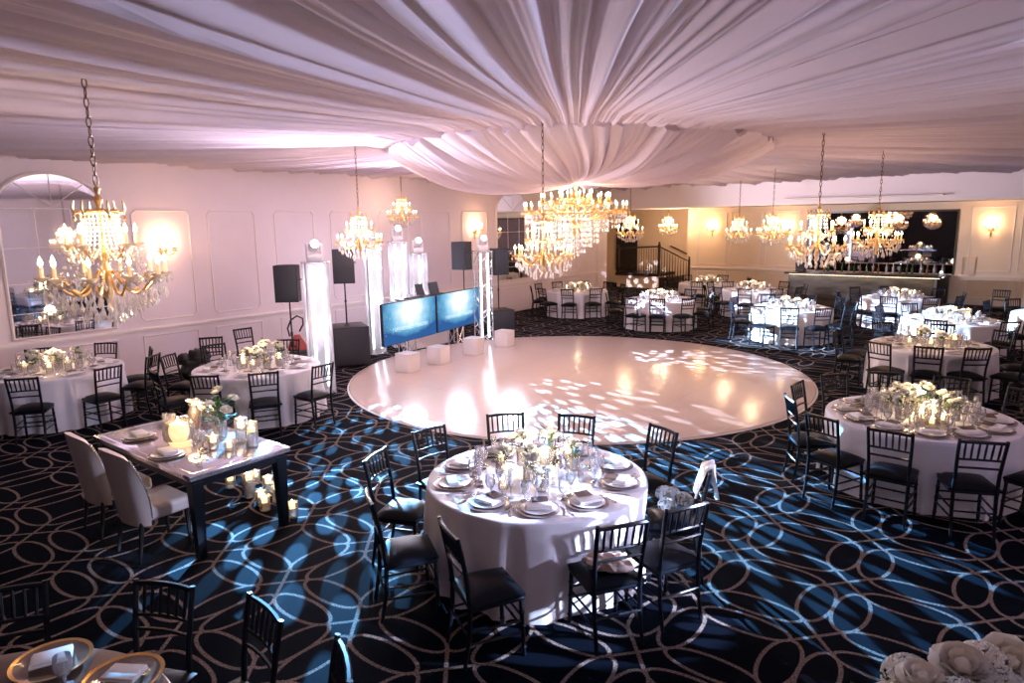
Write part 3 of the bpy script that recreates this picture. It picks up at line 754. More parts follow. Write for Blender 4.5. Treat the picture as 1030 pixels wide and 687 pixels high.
def settings(tc, z, degs, tname, lvl, R=.70, cardless=False):
    for d in degs:
        a = radians(d); ca, sa = cos(a), sin(a); dx, dy = ca, sa
        def at(r, s): return (tc[0]+r*ca-s*sa, tc[1]+r*sa+s*ca)
        rz = a-pi/2+pi          # local +y towards the centre
        jit = random.uniform(-.12,.12)
        def put(name, me, r, s, dz, adj, cat, rr=0.0, grp=None, sc=1):
            p = at(r, s); lab = uniq(adj+' at %s on '+tname, dx, dy)
            spawn(name, me, (p[0], p[1], z+dz), rz+rr, lab, cat, cat+'s on '+tname, sc)
        if lvl >= 2:
            put('charger_plate', CHARGER, R, 0, 0, 'round charger plate', 'charger plate')
            put('dinner_plate', PLATE, R, 0, .0105, 'white dinner plate', 'plate')
            put('napkin', NAP, R+.01, .0, .031, 'folded white napkin', 'napkin', pi/2+jit)
            put('menu_card', CARD, R-.075, .01, .055, 'small brown menu card', 'card', jit*2)
            put('fork', FORK, R, .20, .001, 'silver fork', 'fork', pi); put('knife', KNIFE, R, -.20, .001, 'silver knife', 'knife', pi)
            put('water_goblet', GOBL, R-.175, -.10, 0, 'clear water goblet', 'glass'); put('wine_glass', WINE, R-.205, -.01, 0, 'clear wine glass', 'glass')
            put('champagne_flute', FLUT, R-.195, .08, 0, 'clear champagne flute', 'glass')
        elif lvl == 1:
            put('dinner_plate', PLATEF, R, 0, 0, 'white dinner plate', 'plate'); put('napkin', NAP, R+.01, 0, .019, 'folded white napkin', 'napkin', pi/2+jit)
            put('menu_card', CARD, R-.10, .01, .042, 'small brown menu card', 'card', jit*2)
            put('water_goblet', GOBL, R-.21, -.13, 0, 'clear water goblet', 'glass'); put('champagne_flute', FLUT, R-.26, .03, 0, 'clear champagne flute', 'glass')
        else:
            put('dinner_plate', PLATEF, R, 0, 0, 'white dinner plate', 'plate'); put('napkin', NAP, R, 0, .019, 'folded white napkin', 'napkin', pi/2)
            put('water_goblet', GOBLF, R-.21, -.13, 0, 'clear water goblet', 'glass'); put('wine_glass', WINEF, R-.25, .05, 0, 'clear wine glass', 'glass')

# ------------------------------------------------------------------ flowers and candles
def bloom(r, layers=3, n=6, seed=0):
    rnd = random.Random(seed); mb = MB()
    for L in range(layers):
        rr = r*(1-.28*L); up = .25+.35*L
        for k in range(n):
            a = 2*pi*k/n+L*.5+rnd.uniform(-.15,.15); w = .62*rr
            rows = []
            for i in range(4):
                t = i/3; rad = rr*(.15+.85*sin(t*1.35)); z = rr*(up*t+.45*t*t*(L*.5+.3)-.1*(1-L*.4)*t**3)
                wi = w*(.45+.55*sin(pi*min(1, t*.85+.1)))
                rows.append([(rad*cos(a)-s*wi*sin(a), rad*sin(a)+s*wi*cos(a), z-.10*rr*abs(s)*(1-t)) for s in (-1,-.4,.4,1)])
            mb.grid(rows)
    mb.ball((0,0,r*.32), r*.28, r*.28, r*.3, 7, 5)
    return mb
BL = [bloom(.042, 3, 6, s).mesh('bloom', M['petal'], True, None) for s in (1, 2)]
BLF = bloom(.05, 2, 5, 3).mesh('bloom', M['petal'], True, None)
def leaves(n, R, H, seed, z0=.09):
    rnd = random.Random(seed); mb = MB()
    for k in range(n):
        a = rnd.uniform(0, 6.28); l = rnd.uniform(.05,.085); r0 = rnd.uniform(0, R*.6); z = z0+rnd.uniform(0, H); tilt = rnd.uniform(.1, 1.1)
        ca, sa = cos(a), sin(a); rows = []
        for i in range(4):
            t = i/3; r = r0+l*t*cos(tilt); zz = z+l*t*sin(tilt)-.02*t*t; w = .014*sin(pi*(t*.85+.1))
            rows.append([(r*ca-s*w*sa, r*sa+s*w*ca, zz+abs(s)*.004) for s in (-1, 0, 1)])
        mb.grid(rows)
    for k in range(5):
        a = rnd.uniform(0, 6.28); mb.tube([(0,0,.01), (R*.5*cos(a), R*.5*sin(a), z0+H)], .003, 4)
    return mb
VASE = MB().lathe([(.001,.006),(.044,.004),(.047,.02),(.045,.08),(.05,.12),(.047,.12),(.042,.08),(.043,.02),(.001,.012)], 14).mesh('vase', M['vase_glass'])
def bouquet_spec(seed, n=6, R=.085, H=.10, far=False):
    rnd = random.Random(seed); sp = [P('vase', VASE), P('foliage', leaves(16 if not far else 8, R, H, seed).mesh('foliage', M['leaf'], True, None))]
    for k in range(n):
        a = k*2.4; r = R*sqrt((k+.3)/n); z = .12+H*(1-.5*(r/R)**2)*rnd.uniform(.75,1.1)
        sp.append(P('bloom', BLF if far else BL[k % 2], loc=(r*cos(a), r*sin(a), z), rot=(.7*r/R*-sin(a), .7*r/R*cos(a), k*1.1)))
    return sp
BOU = [bouquet_spec(1), bouquet_spec(2, 7, .095, .13), bouquet_spec(3, 4, .06, .16)]
BOUF = bouquet_spec(4, 5, .09, .11, True)
def candle_spec(h, r, n=16, level=.55):
    g = MB().lathe([(.001,.005),(r*.96,.004),(r,.01),(r,h),(r*.93,h),(r*.93,.014),(.001,.012)], n).mesh('glass_cylinder', M['vase_glass'])
    zc = h*level
    w = MB().lathe([(.001,zc),(r*.78,zc),(r*.80,zc+.012),(r*.72,zc+.028),(.001,zc+.026)], 12).mesh('candle', M['wax'])
    f = MB().lathe([(.001,zc+.03),(.009,zc+.04),(.012,zc+.052),(.006,zc+.074),(.001,zc+.09)], 8).mesh('flame', M['flame'])
    return [P('glass_cylinder', g), P('candle', w, [P('flame', f)])]
CAN = [candle_spec(.13, .046), candle_spec(.20, .05, 16, .62), candle_spec(.09, .04, 14, .4)]
PITCHERS = [(-3.06, 4.50), (-.80, 8.12)]
def centrepiece(tc, z, tname, flowers, candles, power, col=(1,.68,.36), sp=1.22):
    flowers = [(a*sp, b*sp, c, d) for a, b, c, d in flowers]; candles = [(a*sp, b*sp, c, d) for a, b, c, d in candles]
    it = [[a, b, (.088 if c == 2 else .122)*d] for a, b, c, d in flowers]+[[a, b, (.047, .052, .042)[c]*d] for a, b, c, d in candles]
    fix = [[q[0]-tc[0], q[1]-tc[1], .118] for q in PITCHERS if hypot(q[0]-tc[0], q[1]-tc[1]) < 1]
    for _ in range(260):            # keep the glasses and posies from touching one another
        for i in range(len(it)):
            for o in it[:i]+fix:
                dx, dy = it[i][0]-o[0], it[i][1]-o[1]; dd = hypot(dx, dy) or 1e-3; gap = it[i][2]+o[2]+.006-dd
                if gap > 0:
                    k = gap*(.5 if o not in fix else 1)/dd; it[i][0] += dx*k; it[i][1] += dy*k
                    if o not in fix: o[0] -= dx*k; o[1] -= dy*k
            rr = hypot(it[i][0], it[i][1]); mx_ = .435-it[i][2]
            if rr > mx_: it[i][0] *= mx_/rr; it[i][1] *= mx_/rr
    flowers = [(it[q][0], it[q][1], f[2], f[3]) for q, f in enumerate(flowers)]; n_f = len(flowers)
    candles = [(it[n_f+q][0], it[n_f+q][1], f[2], f[3]) for q, f in enumerate(candles)]
    for (dx, dy, k, s) in flowers:
        lab = uniq('white posy, %s of centre, '+tname, dx, dy)
        spawn('flower_arrangement', BOU[k] if k < 3 else BOUF, (tc[0]+dx, tc[1]+dy, z), dx*9, lab, 'flowers', 'flower posies on '+tname, s)
    for (dx, dy, k, s) in candles:
        lab = uniq('lit glass candle, %s of centre, '+tname, dx, dy)
        spawn('candle_vase', CAN[k], (tc[0]+dx, tc[1]+dy, z), 0, lab, 'candle', 'candle glasses on '+tname, s)
    if power: light('POINT', 'candle_light', (tc[0], tc[1], z+.30), power, col, .10)
def pitcher_spec():
    b = MB().lathe([(.001,.003),(.05,.002),(.055,.012),(.075,.06),(.08,.10),(.066,.15),(.048,.18),(.052,.215),(.048,.215),(.044,.18),(.001,.17)], 20).mesh('jug_body', M['silver'])
    sp = MB().tube([(.045,0,.17), (.07,0,.205), (.085,0,.222)], [.022,.016,.010], 8).mesh('spout', M['silver'])
    h = MB().tube([(-.048,0,.195), (-.10,0,.19), (-.115,0,.14), (-.10,0,.09), (-.074,0,.075)], .007, 7).mesh('handle', M['silver'])
    return [P('jug_body', b), P('spout', sp), P('handle', h)]
PITCH = pitcher_spec()

ZT = .754
# --- front centre table
n_ = 'the front centre table'; tc = (-3.22, 4.41); cloth(*tc, n_, 0, .4)
for bx, by, dg, lab in ((-4.25,5.28,-44,None), (-3.62,5.65,-72,None), (-2.72,5.75,-112,None), (-1.99,5.02,208,'black chiavari chair with white cloth over its back, beside the dance floor table'), (-1.80,4.22,154,None),
                        (-2.02,3.71,147,'black chiavari chair with a cream shawl on its seat at the front table'), (-2.89,2.99,62,None), (-3.73,3.05,57,None), (-4.38,3.66,21,None), (-4.53,4.46,-10,None)):
    chair_back(bx, by, dg, n_, tc, NEARC, lab)
settings(tc, ZT, [-36*k+18+d for k, d in zip(range(10), (2,-3,1,4,-2,0,3,-4,1,-1))], n_, 2)
centrepiece(tc, ZT, n_, [(-.22,-.02,0,1.1), (-.10,.16,1,1.15), (.05,-.02,1,1.1), (-.06,.34,2,1.2), (.22,.24,2,1), (-.02,-.16,0,.9)],
            [(-.14,-.14,0,1), (.0,.12,1,1), (.12,.10,0,1), (-.26,.14,2,1.1), (.10,.26,1,.9), (.17,-.06,0,1), (-.03,-.28,2,1)], 18, (1,.78,.55))
spawn('pitcher', PITCH, (-3.06, 4.50, ZT), 2.2, 'polished silver pitcher on the front centre table', 'pitcher')
# hydrangea posy on the seat, shawl and cloth
def hydrangea(n, R, seed):
    rnd = random.Random(seed); mb = MB(); n = int(n*1.5)
    for k in range(n):
        u = rnd.uniform(-.25, 1); a = rnd.uniform(0, 6.28); s = sqrt(1-u*u); c = Vector((R*s*cos(a), R*s*sin(a), R*.85*u)); nn = Vector((s*cos(a), s*sin(a), u)).normalized()
        x = nn.orthogonal().normalized(); y = nn.cross(x)
        for q in range(4):
            b = q*pi/2+k; d1 = (cos(b)*x+sin(b)*y); d2 = (-sin(b)*x+cos(b)*y); w = R*.13
            mb.add([c, c+w*d1*.7+w*d2*.5+nn*w*.1, c+w*1.25*d1+nn*w*.5, c+w*d1*.7-w*d2*.5+nn*w*.1], [(0,1,2,3)])
    return mb
M['core'] = pbr('pale_green_core', (.30,.33,.27), .8)
M['hyd'] = pbr('pale_hydrangea', (.74,.78,.80), .7)
hy = [P('wrapped_stems', MB().lathe([(.03,0),(.05,.05),(.07,.09),(.02,.10)], 10).mesh('wrapped_stems', M['leaf']))]
for k, (x, y, z, r) in enumerate(((0,0,.13,.085), (.10,.03,.11,.075), (-.08,.07,.11,.075), (.02,-.10,.10,.07))):
    hy.append(P('flower_head', hydrangea(110, r, k).mesh('flower_head', M['hyd'], False), [P('flower_core', MB().ball((0,0,0), r*.86, r*.86, r*.74, 12, 8).mesh('flower_core', M['core']))], loc=(x, y, z)))
spawn('bridal_bouquet', hy, (-2.24, 4.90, .515), 0, 'pale hydrangea bouquet resting on a chair at the front table', 'bouquet')
def shawl():
    g = noise1(4); b = MB().ball((0,0,0), 1, 1, 1, 34, 20); mb = MB()
    for v in b.v:
        d = 1+.22*(g(v[0]*3+20)+g(v[1]*3+70)-1)+.10*sin(v[0]*9+v[1]*13)+.06*sin(v[1]*21-v[0]*7)
        mb.v.append((v[0]*.165*d, v[1]*.115*d, max(.002, .035+v[2]*.05*d+.012*sin(v[0]*11+v[1]*5))))
    mb.f = b.f
    for a, l in ((.3,.16), (2.6,.17), (4.0,.14)):
        mb.tube([(.05*cos(a), .05*sin(a), .05), (.11*cos(a), .1*sin(a), .06), (l*cos(a), .13*sin(a), .025)], [.03,.034,.018], 8)
    return mb
spawn('shawl', shawl().mesh('shawl', M['shawl'], True, None), (-2.19, 3.83, .512), .5, 'crumpled cream shawl on a chair at the front table', 'shawl')
def hung_cloth():
    # napkin folded over the chair's top rail, hanging on both sides with a peaked top
    rows = []
    for i in range(17):
        t = i/16*2-1; row = []
        for j in range(11):
            u = j/10*2-1; side = 1 if t > 0 else -1
            drop = abs(t)*(.30-.06*abs(u)); w = (.15-.05*(1-abs(t)))
            row.append((u*w, side*(.030+(.075 if side > 0 else .026)*abs(t)+.010*sin(u*8+t*3)), .945+.03*(1-abs(t))*(1-abs(u))-drop))
        rows.append(row)
    return MB().grid(rows)
hc = hung_cloth().mesh('draped_cloth', M['napkin'], True, None)
hc.materials[0] = M['napkin']
spawn('draped_cloth', hc, (-1.972, 5.027, .0), radians(208)-pi/2, 'white cloth hanging over a chair back right of the front table', 'cloth')

# --- near right table
n_ = 'the near right table'; tc = (-.93, 8.22); cloth(*tc, n_, 1, 1.1)
for bx, by, dg in ((-1.63,7.02,66), (-1.0,6.87,88), (-.30,7.0,113), (-2.22,8.32,-4), (-2.09,7.58,32), (-1.98,9.05,-40), (.34,7.56,155)):
    chair_back(bx, by, dg, n_, tc, NEARC)
chair_ring(tc, (114, 84, 54, 22), n_, NEARC, 1.18)
settings(tc, ZT, [15+30*k for k in range(12)], n_, 2)
centrepiece(tc, ZT, n_, [(-.20,.02,1,1.15), (-.06,.16,0,1.2), (.12,.06,1,1.15), (.24,.16,0,1.1), (.06,.30,2,1.1), (-.22,.20,0,1), (.30,-.02,0,1)],
            [(-.10,-.12,0,1), (-.02,-.17,1,1), (-.28,-.10,2,1), (.18,-.14,0,1), (-.02,.02,1,.9), (.20,.0,0,1), (-.10,.30,1,1), (.0,-.42,2,1)], 22, (1,.70,.36))
spawn('pitcher', PITCH, (-.80, 8.12, ZT), .6, 'dull silver pitcher on the near right table', 'pitcher')

# --- table under the arched mirror
n_ = 'the table by the arched mirror'; tc = (-11.78, 3.72); cloth(*tc, n_, 2, .2)
for bx, by, dg in ((-10.56,2.93,145), (-10.36,3.92,186), (-12.62,4.78,-50), (-13.0,3.9,-10), (-11.4,4.98,250), (-10.75,4.72,215)):
    chair_back(bx, by, dg, n_, tc, FARC if by > 4.9 else NEARC)
chair_ring(tc, (-118, -75), n_, NEARC, 1.2)
settings(tc, ZT, [-160,-120,-80,-40,0,36,70,110,150], n_, 1)
centrepiece(tc, ZT, n_, [(.02,-.16,1,1.2), (-.14,.02,0,1.2), (.10,.06,0,1.2), (.20,.20,2,1.2), (-.22,-.18,2,1.1)],
            [(.16,-.12,0,1.1), (-.04,-.02,1,1), (.22,.06,1,1), (-.16,-.28,0,1)], 13)
# --- table by the loudspeaker pole
n_ = 'the table by the white totem'; tc = (-9.36, 5.62); cloth(*tc, n_, 0, 2.1)
for bx, by, dg in ((-8.16,4.98,150), (-7.93,5.77,184), (-8.66,4.42,128), (-10.86,5.76,-5), (-10.2,6.75,-52), (-10.55,4.85,30), (-9.55,4.18,80)):
    chair_back(bx, by, dg, n_, tc, NEARC)
chair_back(-12.10, 7.02, 0, n_, tc, FARC, 'spare black chair set against the wall panel behind the totem table')
chair_back(-11.62, 6.12, -35, n_, tc, FARC, 'spare black chair in front of the dark coat heap')
settings(tc, ZT, [-155,-118,-80,-45,-10,28,65,102,140,172], n_, 1)
centrepiece(tc, ZT, n_, [(-.10,.18,2,1.3), (.02,.02,1,1.1), (.16,.24,2,1.3), (-.18,-.02,0,1.1), (.18,.02,0,1.1)],
            [(.0,-.18,0,1.1), (.14,-.14,0,1), (-.10,-.10,1,1), (.24,.14,1,1), (-.02,.12,0,1)], 11)
# --- nearest table, at the bottom left corner
n_ = 'the nearest bottom-left table'; tc = (-3.2, .38)
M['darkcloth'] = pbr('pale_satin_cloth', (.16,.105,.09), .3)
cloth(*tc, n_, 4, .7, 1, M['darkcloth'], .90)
for bx, by, dg in ((-3.68,1.54,-66), (-3.02,1.74,-98), (-4.33,.99,-28), (-2.36,1.72,-120)): chair_back(bx, by, dg, n_, tc, NEARC)
GCH = MB().lathe([(.001,.004),(.10,.004),(.145,.012),(.175,.02),(.176,.024),(.145,.017),(.10,.009),(.001,.009)], 40).mesh('glass_plate', M['vase_glass'])
M['amberglass'] = glassy('amber_tinted_glass', (.85,.70,.60), .5, .22, .06, (.55,.36,.27))
GCH2 = GCH.copy(); GCH2.materials[0] = M['amberglass']
GRM = MB().lathe([(.158,.017),(.176,.021),(.177,.025),(.158,.021)], 40, cap=False).mesh('gold_rim', M['goldrim'])
for a, lab in ((94, 'gold-rimmed glass charger at the right end of the nearest table'), (128, 'gold-rimmed glass charger in the middle of the nearest table'), (160, 'gold-rimmed glass charger at the left of the nearest table'), (60, 'gold-rimmed glass charger hidden past the bottom edge')):
    if a == 60: continue
    x, y = tc[0]+.76*cos(radians(a)), tc[1]+.76*sin(radians(a))
    spawn('charger_plate', [P('glass_plate', GCH2), P('gold_rim', GRM)], (x, y, ZT), 0, lab, 'charger plate', 'gold rim chargers')
    spawn('napkin', NAP, (x, y, ZT+.026), radians(a)+.5, lab.replace('gold-rimmed glass charger', 'folded napkin on the gold-rimmed charger'), 'napkin', 'napkins on the nearest table', (1.15,.9,1))
for a, r, me, nm, w in ((112,.62,GOBL,'water_goblet','water goblet'), (146,.62,WINE,'wine_glass','wine glass'), (150,.75,FLUT,'champagne_flute','champagne flute')):
    spawn(nm, me, (tc[0]+r*cos(radians(a)), tc[1]+r*sin(radians(a)), ZT), 0, 'clear '+w+' on the nearest table at the bottom left', 'glass', 'glasses on the nearest table')
# --- remaining tables
def far_table(tc, name, k, chairs, ring, nset, lvl=0, power=6, col=(1,.70,.40), sc=1.0, spec=None):
    cloth(*tc, name, k, k*.9, sc)
    for bx, by, dg in chairs: chair_back(bx, by, dg, name, tc, spec or FARC)
    chair_ring(tc, ring, name, spec or FARC)
    if nset: settings(tc, ZT, [12+360/nset*q for q in range(nset)], name, lvl)
    rnd = random.Random(k)
    fl = [(.16*cos(q*1.571+k), .16*sin(q*1.571+k), 3 if lvl == 0 else q % 3, rnd.uniform(.95,1.15)) for q in range(4)]
    ca_ = [(.33*cos(q*1.26+k), .33*sin(q*1.26+k), q % 3, 1.1) for q in range(5)]
    centrepiece(tc, ZT, name, fl, ca_, power, col, 1.0)
far_table((-1.4, 13.0), 'the second right table', 1, ((-1.97,11.79,70), (-1.30,11.79,97), (-.70,12.05,125)), (-168, -20, 15, 50, 90, 130, 165), 10, 1, 7)
far_table((-8.15, 16.85), 'the table before the staircase', 2, ((-8.27,15.42,85), (-7.62,15.6,112), (-6.98,16.05,145)), (180, -145, 10, 45, 80, 115, 150), 10)
far_table((-11.35, 17.75), 'the far left corner table', 0, ((-10.9,16.5,110), (-10.3,17.1,140)), (-105, -140, -175, 10, 45, 80, 115, 150), 8)
far_table((-4.73, 16.8), 'the blue-lit table before the bar', 1, ((-4.37,15.42,105), (-3.74,15.72,132), (-5.08,15.42,75)), (-145, 178, -15, 20, 55, 90, 130), 10, 0, 6)
far_table((-6.9, 20.5), 'the table behind the blue-lit one', 2, (), (-150, -115, -80, -45, -10, 25, 70, 110, 170), 8)
far_table((-8.95, 22.0), 'the table under the far sconce', 0, (), (-120, -80, -40, 40, 90, 140, 180), 6, 0, 1.2)
far_table((-3.0, 20.3), 'the table against the bar front', 1, (), (-160, -125, -90, -55, -20, 15, 60, 110, 150), 8)
far_table((-1.45, 16.45), 'the third right table', 2, (), (-150, -95, -45, 22, 95, 130, 165), 10, 0, 6)
far_table((.35, 18.6), 'the table cut by the right edge', 0, (), (165, 130), 6, 0, 2)
chair_back(-.9, 21.9, -100, 'the cream wall', (0,0), FARC, 'spare black chair facing out by the cream wall, next to the bar')
chair_back(.25, 21.3, -80, 'the cream wall', (0,0), FARC, 'spare black chair by the cream wall at the right edge')

make_cloths()
# ------------------------------------------------------------------ sweetheart table with two upholstered chairs
def sweetheart():
    x0, x1, y0, y1 = -.98, .98, -.49, .49
    top = MB().rbox(x0, x1, y0, y1, .735, .785, .006, 2).mesh('table_top', M['mirrortop'])
    rim = MB()
    for a in ((x0+.05, x1-.05, y0+.05, y0+.062), (x0+.05, x1-.05, y1-.062, y1-.05), (x0+.05, x0+.062, y0+.05, y1-.05), (x1-.062, x1-.05, y0+.05, y1-.05)): rim.box(*a, .7851, .7866)
    ap = MB().rbox(x0+.04, x1-.04, y0+.04, y1-.04, .655, .735, .004, 1).mesh('apron', M['chair'])
    sp = [P('table_top', top, [P('inlay_strip', rim.mesh('inlay_strip', M['silver'], False))]), P('apron', ap)]
    for sx in (-1, 1):
        for sy in (-1, 1):
            cx, cy = sx*.90, sy*.41; mb = MB()
            pr = [(.05,.70),(.05,.60),(.034,.02),(.036,0)]
            rows = [[(cx+r*a, cy+r*b, z) for a, b in ((-1,-1),(1,-1),(1,1),(-1,1),(-1,-1))] for r, z in pr]
            mb.grid(rows[::-1]); mb.add([rows[0][i] for i in range(4)], [(0,1,2,3)]); mb.add([rows[-1][i] for i in range(4)], [(3,2,1,0)])
            sp.append(P('leg', mb.mesh('leg', M['chair'], False)))
    return sp
SWX, SWY = -6.50, 3.10
spawn('sweetheart_table', sweetheart(), (SWX, SWY, 0), 0, 'rectangular mirror-topped table with black legs set for two', 'table')
def wing_chair():
    seat = MB().rbox(-.252, .252, -.15, .34, .36, .50, .045, 4)
    back = MB(); rows_o = []; rows_i = []
    NU, NV = 19, 9
    for j in range(NV):
        t = j/(NV-1); z = .34+.68*t; ro = []; ri = []
        for i in range(NU):
            u = i/(NU-1)*2-1
            a = u*1.25; hw = .285+.02*t
            zz = z+(.035*(1-u*u)-.02*abs(u)**3*1.5)*t
            x = hw*sin(a)/sin(1.25); y = -.26-.11*t+.20*(1-cos(a))*(1.0-.25*t)+(.06 if False else 0)
            wing = max(0, abs(u)-.75)/.25
            y += wing*.05*sin(pi*t*1.1)
            nx, ny = sin(a), -cos(a)
            th = .042
            ro.append((x, y, zz)); ri.append((x-nx*th*1.5, y-ny*th*1.5, zz-.004))
        rows_o.append(ro); rows_i.append(ri)
    n = len(rows_o[0])
    allr = [o+i[::-1]+[o[0]] for o, i in zip(rows_o, rows_i)]
    back.grid(allr)
    back.add(rows_o[-1]+rows_i[-1], [(k, k+1, n+k+1, n+k) for k in range(n-1)]); back.add(rows_o[0]+rows_i[0], [(k+1, k, n+k, n+k+1) for k in range(n-1)])
    trims = []
    for s in (0, -1):
        nails = MB()
        nails.tube([Vector(rows_o[q][s]).lerp(Vector(rows_i[q][s]), .5) for q in range(1, NV)], [.016]*(NV-1), 6)
        for j in range(3, 28):
            t = j/28*(NV-1); q = int(t); f = t-q; q2 = min(q+1, NV-1); o2 = s+1 if s == 0 else -2
            c = Vector(rows_o[q][s]).lerp(Vector(rows_o[q2][s]), f).lerp(Vector(rows_i[q][s]).lerp(Vector(rows_i[q2][s]), f), .5)
            d = Vector((rows_o[q][s][0]-rows_o[q][o2][0], rows_o[q][s][1]-rows_o[q][o2][1], 0)).normalized()
            nails.ball(c+d*.008, .014, nu=6, nv=4)
        trims.append(P('nailhead_trim', nails.mesh('nailhead_trim', M['silver'])))
    sp = [P('seat', seat.mesh('seat', M['leather'], True, 1.0)), P('backrest', back.mesh('backrest', M['leather'], True, 1.0), trims)]
    for sx in (-1, 1):
        sp.append(P('leg', MB().tube([(.22*sx,.28,.37), (.225*sx,.29,0)], [.026,.016], 8).mesh('leg', M['black'])))
        sp.append(P('leg', MB().tube([(.21*sx,-.18,.37), (.225*sx,-.25,0)], [.026,.016], 8).mesh('leg', M['black'])))
    return sp
WING = wing_chair()
spawn('upholstered_chair', WING, (-6.14, 2.52, 0), .02, 'pale upholstered chair nearest the camera at the mirror-topped table', 'chair', 'pale upholstered chairs', (.90,.84,.95))
spawn('upholstered_chair', WING, (-6.90, 2.52, 0), -.02, 'pale upholstered chair farther left at the mirror-topped table', 'chair', 'pale upholstered chairs', (.90,.84,.95))
ZW = .787
for k, (x, y, w) in enumerate(((-7.0, 2.86, 'far'), (-6.22, 2.76, 'near'))):
    w2 = ('left end' if k == 0 else 'camera end')+' of the mirror-topped table'
    spawn('charger_plate', CHARGER, (x, y, ZW), 0, 'dark charger plate at the '+w2, 'charger plate', 'chargers on the mirrored table')
    spawn('dinner_plate', PLATE, (x, y, ZW+.0105), 0, 'white dinner plate at the '+w2, 'plate', 'plates on the mirrored table')
    spawn('napkin', NAP, (x+.01, y, ZW+.037), 1.45, 'folded white napkin at the '+w2, 'napkin', 'napkins on the mirrored table', 1.2)
    for q, (dx, dy, me, nm, lw) in enumerate(((.20,.24,WINE,'wine_glass','wine glass'), (.08,.30,GOBL,'water_goblet','water goblet'), (.28,.14,FLUT,'champagne_flute','champagne flute'))):
        spawn(nm, me, (x+dx, y+dy, ZW), 0, 'clear '+lw+' at the '+w2, 'glass', 'glasses on the mirrored table', 1.15)
globe = MB().lathe([(.001,.004),(.07,.004),(.115,.03),(.13,.09),(.12,.15),(.10,.18),(.096,.178),(.116,.15),(.126,.09),(.11,.034),(.001,.012)], 24).mesh('glass_bowl', M['vase_glass'])
M['glowwax'] = pbr('glowing_pillar_wax', (.95,.80,.58), .5, emit=(1,.62,.30), es=1.8)  # candlelight inside the pillar is painted as emission
spawn('hurricane_candle', [P('glass_bowl', globe), P('pillar_candle', MB().lathe([(.001,.012),(.085,.012),(.09,.03),(.09,.15),(.07,.16),(.001,.15)], 20).mesh('pillar_candle', M['glowwax']), [P('flame', MB().lathe([(.001,.155),(.010,.17),(.012,.185),(.001,.225)], 8).mesh('flame', M['flame']))]), ], (-6.50, 3.02, ZW), 0, 'wide glowing cream candle on the mirror-topped table', 'candle', None, (1.15,1.15,1.2))
orn = MB().lathe([(.001,.0),(.06,.0),(.065,.02),(.03,.05),(.05,.12),(.065,.20),(.06,.26),(.04,.30),(.055,.33),(.05,.33),(.036,.30),(.001,.28)], 16)
M['ornate'] = pbr('patterned_pewter', (.35,.28,.27), .35, metal=.6, noise=.5, nscale=45)
spawn('ornate_vase', [P('vase_body', orn.mesh('vase_body', M['ornate']))]+[P('bloom', BL[k % 2], loc=(.04*cos(k*2.1), .04*sin(k*2.1), .33+.01*k), rot=(.3,.2,k)) for k in range(3)], (-6.60, 3.24, ZW), 0, 'patterned pewter vase behind the glowing candle', 'vase')
spawn('flower_arrangement', [P('vase', VASE), P('foliage', leaves(70, .15, .17, 12).mesh('foliage', M['leaf'], True, None))]+[P('bloom', BL[k % 2], loc=(.10*cos(k*1.3), .10*sin(k*1.3), .20+.05*(k % 3)), rot=(-.5*sin(k*1.3), .5*cos(k*1.3), k)) for k in range(5)], (-6.36, 3.36, ZW), 0, 'dark green posy with white blooms on the mirror-topped table', 'flowers', None, 1.45)
for k, (x, y, h, lab) in enumerate(((-6.03,3.40,1,'left of the pair at the mirrored table\'s right end'), (-5.82,3.38,1,'at the right end corner of the mirrored table'), (-6.95,3.45,1,'left of the two tall candles behind the glowing one'), (-6.83,3.52,1,'right of the two tall candles behind the glowing one'), (-6.05,3.12,0,'low one before the posy on the mirrored table'), (-5.88,3.18,2,'tiny one near the front edge of the mirrored table'))):
    spawn('candle_vase', CAN[h], (x, y, ZW), 0, 'glass candle cylinder, '+lab, 'candle', 'candles on the mirrored table', 1.2 if k < 4 else 1)
light('POINT', 'candle_light', (-6.45, 3.15, ZW+.36), 6, (1,.66,.34), .10)
# candles on the carpet beside the mirrored table
FC = [candle_spec(.22, .06, 16, .7), candle_spec(.15, .055, 16, .6), candle_spec(.28, .06, 16, .72)]
for k, (x, y, h) in enumerate(((-6.92,3.72,1), (-6.70,3.80,0), (-6.50,3.70,2), (-6.36,3.84,0), (-6.22,3.66,1), (-6.06,3.60,1), (-5.70,3.68,1), (-6.80,3.95,1), (-6.42,4.0,0), (-6.14,3.80,0))):
    spawn('floor_candle', FC[h], (x, y, .0), 0, uniq('candle cylinder on the carpet, %s within its cluster', x+6.4, y-3.78), 'candle', 'candle cylinders on the carpet')
light('POINT', 'candle_light', (-6.4, 3.80, .40), 3.0, (1,.62,.3), .12)

# ------------------------------------------------------------------ sound, light towers and screens
def pa_speaker(w=.42, d=.40, h=.68):
    cab = MB(); prof = [(-w/2,-d/2), (w/2,-d/2), (w/2,d*.15), (w*.28,d/2), (-w*.28,d/2), (-w/2,d*.15)]
    cab.add([(x, y, 0) for x, y in prof]+[(x, y, h) for x, y in prof], [(5,4,3,2,1,0), (6,7,8,9,10,11)]+[(i, (i+1) % 6, 6+(i+1) % 6, 6+i) for i in range(6)])
    gr = MB().rbox(-w/2+.015, w/2-.015, -d/2-.018, -d/2-.001, .02, h-.02, .008, 2)
    hd = MB().tube([(w/2+.002,-.06,h*.6), (w/2+.025,-.06,h*.6), (w/2+.025,.06,h*.6), (w/2+.002,.06,h*.6)], .010, 6)
    return [P('cabinet', cab.mesh('cabinet', M['black'], False)), P('grille', gr.mesh('grille', M['grille'])), P('handle', hd.mesh('handle', M['black']))]
SPK = pa_speaker()
